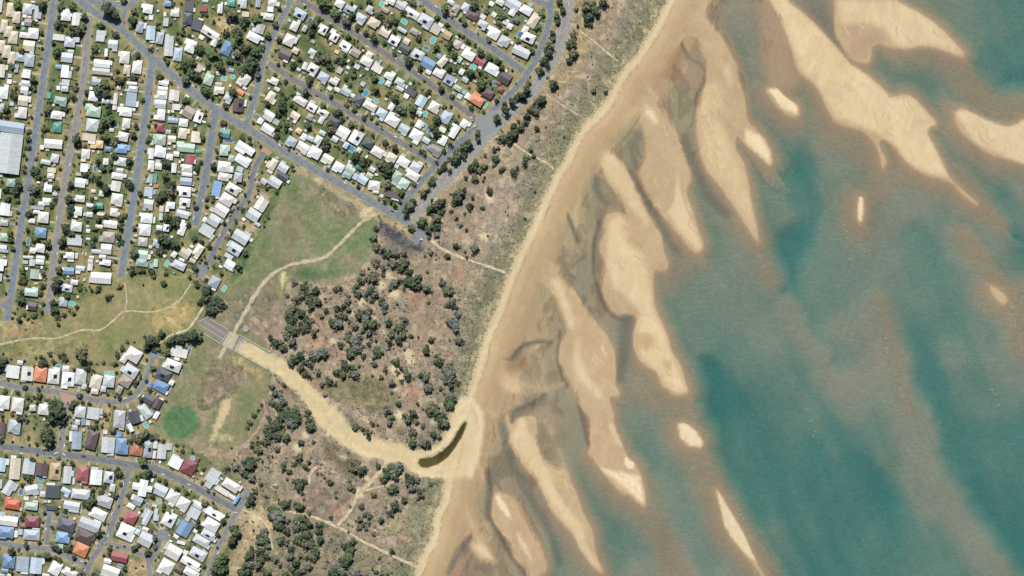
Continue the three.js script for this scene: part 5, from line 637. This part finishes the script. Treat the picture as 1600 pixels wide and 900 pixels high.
// what is taken up by buildings, streets and pools, for placing the rest
const used = document.createElement('canvas'); used.width = CW; used.height = CH;
const uc = used.getContext('2d'); uc.translate(-OX, -OY); uc.fillStyle = uc.strokeStyle = '#fff'; uc.lineCap = 'round';
const fillPoly = (p) => { uc.beginPath(); p.forEach(([x, y], i) => (i ? uc.lineTo(x, y) : uc.moveTo(x, y))); uc.closePath(); uc.fill(); };
const strokeLine = (p, w) => { uc.lineWidth = w; uc.beginPath(); p.forEach(([x, y], i) => (i ? uc.lineTo(x, y) : uc.moveTo(x, y))); uc.stroke(); };
for (const h of HOUSES) for (const b of [h, ...h.wings]) fillPoly(corners(b, 0.4));
let U = uc.getImageData(0, 0, CW, CH).data;
const isUsed = (x, y) => { const i = Math.round(x - OX), j = Math.round(y - OY); return i < 0 || j < 0 || i >= CW || j >= CH || U[(j * CW + i) * 4] > 90; };
// driveways and boundary fences along the streets
const driveMats = [[206, 196, 178], [190, 178, 156], [214, 196, 160], [176, 164, 150]].map((c) => new THREE.MeshStandardMaterial({ color: photo(...c), map: tarMap, roughness: 0.95 }));
const fenceMat = new THREE.MeshStandardMaterial({ color: new THREE.Color().setRGB(0.14, 0.12, 0.1), roughness: 0.9 }), lightFence = new THREE.MeshStandardMaterial({ color: new THREE.Color().setRGB(0.3, 0.3, 0.28), roughness: 0.9 });
const FENCES = [];
for (const h of HOUSES) {
  if (h.kind === 'shed' || h.near.d > 34 || h.size > 1500) continue;
  const i = Math.min(h.near.s.line.length - 2, Math.floor(h.near.t)), f = h.near.t - i, A = h.near.s.line[i], B = h.near.s.line[i + 1], qx = mix(A[0], B[0], f), qy = mix(A[1], B[1], f), l = Math.hypot(h.x - qx, h.y - qy), nx = (h.x - qx) / l, ny = (h.y - qy) / l, tx = -ny, ty = nx;
  if (l > 60 || l < 6) continue;
  const off = (h.k - 0.5) * Math.min(h.w, h.d) * 0.8, start = h.near.s.w / 2 + 0.3, line = [];
  for (let q = start; q < l - 1; q += 2) { const x = qx + nx * q + tx * off, y = qy + ny * q + ty * off; if (isUsed(x, y)) break; line.push([x, y]); }
  if (line.length > 2 && line.length < 16 && h.k < 0.82) { structure('driveway', ribbon(line, 3 + h.k, 0.045 + h.k * 0.01), driveMats[Math.floor(h.k * 31) % 4]); strokeLine(line, 3); }
  const half = (Math.abs(Math.cos(Math.atan2(ty, tx) - h.turn * Math.PI / 180)) > 0.7 ? h.w : h.d) / 2 + 1.6;
  const fl = [];
  for (let q = start + 5; q < Math.min(l + 16, 44); q += 1.5) { const x = qx + nx * q + tx * half, y = qy + ny * q + ty * half; if (isUsed(x, y)) break; fl.push([x, y]); }
  if (fl.length > 6) FENCES.push({ a: fl[0], b: fl[fl.length - 1], kind: 'fence', x: (fl[0][0] + fl[fl.length - 1][0]) / 2, y: (fl[0][1] + fl[fl.length - 1][1]) / 2, k: h.k });
}
FENCES.sort((p, q) => Math.hypot(q.a[0] - q.b[0], q.a[1] - q.b[1]) - Math.hypot(p.a[0] - p.b[0], p.a[1] - p.b[1])); FENCES.length = Math.min(FENCES.length, 260);
rank(FENCES);
for (const f of FENCES) {
  const l = Math.hypot(f.b[0] - f.a[0], f.b[1] - f.a[1]);
  const t = mesh(numbered('fence'), new THREE.BoxGeometry(l, 1.8, 0.14), f.k < 0.6 ? fenceMat : lightFence, scene);
  t.position.set(f.x - 800, LAND + 0.88, f.y - 450); t.rotation.y = -Math.atan2(f.b[1] - f.a[1], f.b[0] - f.a[0]);
  t.userData = { label: `${f.k < 0.6 ? 'dark' : 'grey'} yard fence, ${f.at}`, category: 'fence', group: 'boundary fences between the yards' };
}
// pools: a tiled rim round blue water
const poolMats = [[90, 195, 200], [70, 155, 190], [112, 200, 190], [78, 130, 170]].map((c) => new THREE.MeshPhysicalMaterial({ color: photo(...c), roughness: 0.12 }));
const copingMat = new THREE.MeshStandardMaterial({ color: photo(225, 212, 188), roughness: 0.9 });
POOLS.forEach((p) => { p.kind = 'pool'; });
rank(POOLS);
for (const p of POOLS) {
  const k = hash(Math.round(p.x * 5), Math.round(p.y * 5)), own = HOUSES.reduce((b, h) => (Math.hypot(h.x - p.x, h.y - p.y) < Math.hypot(b.x - p.x, b.y - p.y) ? h : b)), tone = Math.floor(k * 4);
  let { w, d } = p; const cover = [0, 1, 2].some((i) => isUsed(p.x + (i - 1) * w * 0.3, p.y));
  const lift = cover ? 0.3 : 0.1, outline = (g) => { const s = new THREE.Shape(), a = w / 2 + g, b = d / 2 + g, r = Math.min(a, b) * (k < 0.4 ? 0.95 : 0.4); s.moveTo(-a + r, -b); s.lineTo(a - r, -b); s.quadraticCurveTo(a, -b, a, -b + r); s.lineTo(a, b - r); s.quadraticCurveTo(a, b, a - r, b); s.lineTo(-a + r, b); s.quadraticCurveTo(-a, b, -a, b - r); s.lineTo(-a, -b + r); s.quadraticCurveTo(-a, -b, -a + r, -b); return s; };
  const t = thing('swimming_pool', `${['turquoise', 'bright blue', 'aqua', 'deep blue'][tone]} swimming pool, ${p.at}`, 'pool', 'backyard swimming pools', p.x, p.y, LAND, -own.turn * Math.PI / 180);
  const rim = outline(0.7); rim.holes.push(outline(0));
  mesh('coping', new THREE.ExtrudeGeometry(rim, { depth: lift + 0.1, bevelEnabled: false }).rotateX(-Math.PI / 2).translate(0, 0, 0), copingMat, t);
  mesh('pool_water', new THREE.ShapeGeometry(outline(0.02)).rotateX(-Math.PI / 2).translate(0, lift, 0), poolMats[tone], t);
  fillPoly(corners({ ...p, turn: own.turn }, 1));
}
for (const s of STREETS) strokeLine(s.line, s.w + 2);
strokeLine(SHORE, 17);
for (const [l, w] of PATHS) strokeLine(smooth(pts(l), 5), w + 2);
fillPoly(CREEK); fillPoly(BASIN);
U = uc.getImageData(0, 0, CW, CH).data;
// ---------------------------------------------------------------- trees: a trunk with limbs under a crown of leaf clumps
function crownGeometry(lobes, clumps, size, flat, seedAt) {
  seed = seedAt;
  const pos = [], col = [], V = () => new THREE.Vector3(), balls = [];
  for (let i = 0; i < lobes; i++) { const a = i / lobes * 6.283 + rr(-0.5, 0.5), q = i ? rr(0.3, 0.62) : 0; balls.push([Math.cos(a) * q, rr(0.75, 1.15) * flat, Math.sin(a) * q, rr(0.36, 0.56)]); }
  const tri = (a, b, c, t) => { for (const p of [a, b, c]) { pos.push(p.x, p.y, p.z); col.push(t, t * rr(0.97, 1.03), t * 0.96); } };
  for (let i = 0; i < clumps; i++) {
    const [bx, by, bz, br] = balls[i % lobes], th = rr(0, 6.283), ph = Math.acos(rr(-0.45, 1)), rad = br * (rnd() < 0.3 ? rr(0.4, 0.9) : rr(0.9, 1.15));
    const n = V().set(Math.sin(ph) * Math.cos(th), Math.cos(ph), Math.sin(ph) * Math.sin(th)), c = V().set(bx, by, bz).addScaledVector(n, rad);
    const up = n.clone().add(V().set(rr(-0.5, 0.5), rr(-0.1, 0.6), rr(-0.5, 0.5))).normalize(), u = V().crossVectors(up, V().set(rr(-1, 1), rr(-1, 1), rr(-1, 1))).normalize(), v = V().crossVectors(up, u), s = size * rr(0.7, 1.3), tone = rr(0.7, 1.3), at = (a, b, h) => c.clone().addScaledVector(u, a * s).addScaledVector(v, b * s).addScaledVector(up, h * s);
    const m = at(0, 0, 0.22), ring = [at(1, 0.1, 0), at(0.25, 0.9, -0.1), at(-0.8, 0.6, 0), at(-0.7, -0.55, -0.15), at(0.3, -0.95, 0)];
    for (let k = 0; k < 5; k++) tri(m, ring[(k + 1) % 5], ring[k], tone);
  }
  const g = new THREE.BufferGeometry();
  g.setAttribute('position', new THREE.Float32BufferAttribute(pos, 3)); g.setAttribute('color', new THREE.Float32BufferAttribute(col, 3)); g.computeVertexNormals();
  return g;
}
const crowns = [[6, 70, 0.26, 0.95, 11], [7, 80, 0.24, 0.85, 22], [5, 60, 0.28, 1.05, 33], [8, 84, 0.22, 0.9, 44], [6, 44, 0.2, 1.1, 55]].map((a) => crownGeometry(...a));
const trunkGeo = (() => {
  const part = (x, z, r0, r1, y0, y1) => { const g = new THREE.CylinderGeometry(r1, r0, y1 - y0, 6, 1, true); g.translate(0, (y1 - y0) / 2, 0); g.applyMatrix4(new THREE.Matrix4().makeShear(0, 0, x, 0, z, 0)); return g.translate(0, y0, 0); };
  const limb = (dx, dz) => { const c = new THREE.LineCurve3(new THREE.Vector3(0, 0.45, 0), new THREE.Vector3(dx, 0.95, dz)); return new THREE.TubeGeometry(c, 1, 0.035, 5); };
  const t = new THREE.CylinderGeometry(0.05, 0.09, 0.95, 7, 1, true).translate(0, 0.42, 0);
  return mergeGeometries([t.toNonIndexed(), limb(0.4, 0.1).toNonIndexed(), limb(-0.3, 0.3).toNonIndexed(), limb(-0.1, -0.4).toNonIndexed()]);
})();
const bark = new THREE.MeshStandardMaterial({ color: new THREE.Color().setRGB(0.13, 0.1, 0.075), roughness: 1 });
const SPECIES = [ // colour, word
  [[0.042, 0.06, 0.028], 'dark green'], [[0.06, 0.084, 0.036], 'green'], [[0.08, 0.115, 0.036], 'bright green'], [[0.105, 0.112, 0.088], 'grey-green'], [[0.1, 0.105, 0.055], 'olive'], [[0.17, 0.155, 0.135], 'pale grey'],
];
const leafMats = SPECIES.map(([c]) => new THREE.MeshStandardMaterial({ color: new THREE.Color().setRGB(...c), vertexColors: true, roughness: 0.9, side: THREE.DoubleSide }));
const inTown = (x, y) => TOWN.some((p) => inside(x, y, p));
function zone(x, y) {
  if (inTown(x, y)) return 'town';
  if (y < 350 && x > 600) return 'foreshore';
  if (x < 330 && y < 600 && y > 400) return 'park';
  return x > 470 && y > 340 && y < 700 && y < 560 + (x - 440) * 0.55 + 40 ? 'scrub' : 'bush';
}
seed = 99;
for (const t of TREES) {
  t.zone = zone(t.x, t.y); const k = rnd();
  t.sp = t.zone === 'town' ? (k < 0.5 ? 0 : k < 0.74 ? 1 : k < 0.82 ? 2 : k < 0.92 ? 4 : 3) : t.zone === 'foreshore' || t.zone === 'park' ? (k < 0.6 ? 0 : k < 0.85 ? 1 : 4) : t.r > 5.5 ? (k < 0.3 ? 0 : k < 0.55 ? 1 : k < 0.85 ? 3 : 4) : k < 0.2 ? 0 : k < 0.42 ? 1 : k < 0.78 ? 3 : 4;
}
TREES.sort((a, b) => b.r - a.r);
const ZONES = { town: 'in the yards', foreshore: 'in the foreshore strip beside the shore road', park: 'in the western park', scrub: 'in the dune scrub north of the creek', bush: 'in the bush south of the creek' };
const single = TREES.slice(0, 300), rest = TREES.slice(300);
for (const z of Object.keys(ZONES)) if (z !== 'town') single.filter((t) => t.zone === z).sort((a, b) => a.y - b.y || a.x - b.x).forEach((t, i) => { t.at = `${nth(i + 1)} from north ${ZONES[z]}`; });
const townTrees = single.filter((t) => t.zone === 'town'); townTrees.forEach((t) => { t.kind = 'tree'; }); rank(townTrees);
for (const t of single) {
  const o = thing('tree', `${t.r > 9 ? 'large' : t.r > 7 ? 'broad' : 'medium'} ${SPECIES[t.sp][1]} tree, ${t.at}`, 'tree', 'trees of the suburb, park and dunes', t.x, t.y, height(t.x, t.y) - 0.1, rr(0, 6.28));
  const h = t.r * rr(1.0, 1.25) * (t.r > 8 ? 0.8 : 1) * (t.zone === 'scrub' || t.zone === 'bush' ? 0.7 : 1);
  const trunk = mesh('trunk', trunkGeo, bark, o), crown = mesh('crown', crowns[Math.floor(rnd() * 4)], leafMats[t.sp], o);
  trunk.scale.set(t.r, h, t.r); crown.scale.set(t.r * rr(0.92, 1.08), h, t.r * rr(0.92, 1.08));
}
// the many smaller trees and shrubs that nobody could count
const SMALL = rest.map((t) => [t.x, t.y, t.r, t.sp]);
for (const t of TREES) if (t.zone !== 'town' && t.r > 3) for (let n = 0; n < 3; n++) { // lower growth round the feet of the bigger trees
  if (rnd() < 0.3) continue; const a = rr(0, 6.283), q = t.r * rr(0.7, 1.25), x = t.x + Math.cos(a) * q, y = t.y + Math.sin(a) * q;
  if (!isUsed(x, y)) SMALL.push([x, y, t.r * rr(0.25, 0.6), rnd() < 0.5 ? t.sp : rnd() < 0.5 ? 3 : 4, 0.7]);
}
let tries = 0;
for (let n = 0; n < 4000 && tries < 200000; tries++) {
  const x = rr(-150, 860), y = rr(-100, 1000);
  if (!inTown(x, y) || isUsed(x, y)) continue;
  if (fbm(x / 30, y / 30 + 11, 2) < 0.42 && rnd() < 0.6) continue;
  const r = rnd() < 0.42 ? rr(2.2, 4.2) : rr(0.9, 2.3);
  if (r > 2.8 && (isUsed(x - r * 0.55, y) || isUsed(x + r * 0.55, y) || isUsed(x, y - r * 0.55) || isUsed(x, y + r * 0.55))) continue;
  SMALL.push([x, y, r, rnd() < 0.5 ? 0 : rnd() < 0.55 ? 1 : rnd() < 0.4 ? 2 : 4]); n++;
}
const open = [[470, 430, 500, 470], [640, 420, 700, 550]];
for (let n = 0; n < 3600 && tries < 400000; tries++) {
  const x = rr(370, 1060), y = rr(-100, 1000), s = grid(SEA, x, y);
  if (s > -1 || isUsed(x, y)) continue;
  const z = zone(x, y); if (z === 'town' || z === 'park' || (x < 470 && y < 540) || (x < 420 && y < 690) || (x < 590 && y < 440 && x < 640 - (y - 340) * 0.9)) continue;
  const dense = fbm(x / 36 + 3, y / 36, 3), strip = s > -34;
  if (z === 'foreshore' && !strip && rnd() < 0.8) continue;
  if (!strip && dense < 0.46 && rnd() < 0.85) continue;
  if (((x > 640 && x < 705 && y > 415 && y < 550) || (x > 482 && x < 552 && y > 755 && y < 816) || (x > 700 && x < 800 && y > 260 && y < 440 && !strip)) && rnd() < 0.85) continue;
  if (inside(x, y, pts('496,609 540,592 570,588 598,591 615,624 616,642 585,645 555,636 525,624')) && rnd() < 0.95) continue;
  const k = rnd(), r = strip ? rr(0.5, 1.5) : k < 0.1 ? rr(2, 3.2) : rr(0.6, 1.8);
  SMALL.push([x, y, r, strip ? (rnd() < 0.6 ? 4 : 3) : rnd() < 0.5 ? 5 : rnd() < 0.6 ? 3 : rnd() < 0.6 ? 4 : 1, 0.5]); n++;
}
const mass = new THREE.Group(); mass.name = 'trees_and_shrubs'; mass.userData = { kind: 'stuff', label: 'mass of small trees, garden shrubs and dune scrub' }; scene.add(mass);
SPECIES.forEach((sp, k) => crowns.forEach((g, v) => {
  const list = SMALL.filter((t, i) => t[3] === k && i % crowns.length === v);
  if (!list.length) return;
  const im = new THREE.InstancedMesh(g, leafMats[k], list.length); im.name = 'shrub_foliage'; im.userData = { kind: 'stuff' }; im.castShadow = im.receiveShadow = true;
  const M = new THREE.Matrix4(), Q = new THREE.Quaternion(), Y = new THREE.Vector3(0, 1, 0);
  list.forEach(([x, y, r, , low = 1], i) => { const h = r * rr(0.9, 1.35) * low; M.compose(new THREE.Vector3(x - 800, height(x, y) - 0.3 * h - 0.05, y - 450), Q.setFromAxisAngle(Y, rr(0, 6.28)), new THREE.Vector3(r, h, r)); im.setMatrixAt(i, M); const t = rr(0.8, 1.2); im.setColorAt(i, new THREE.Color().setRGB(t, t * rr(0.95, 1.05), t)); });
  mass.add(im);
}));
renderer.render(scene, camera);
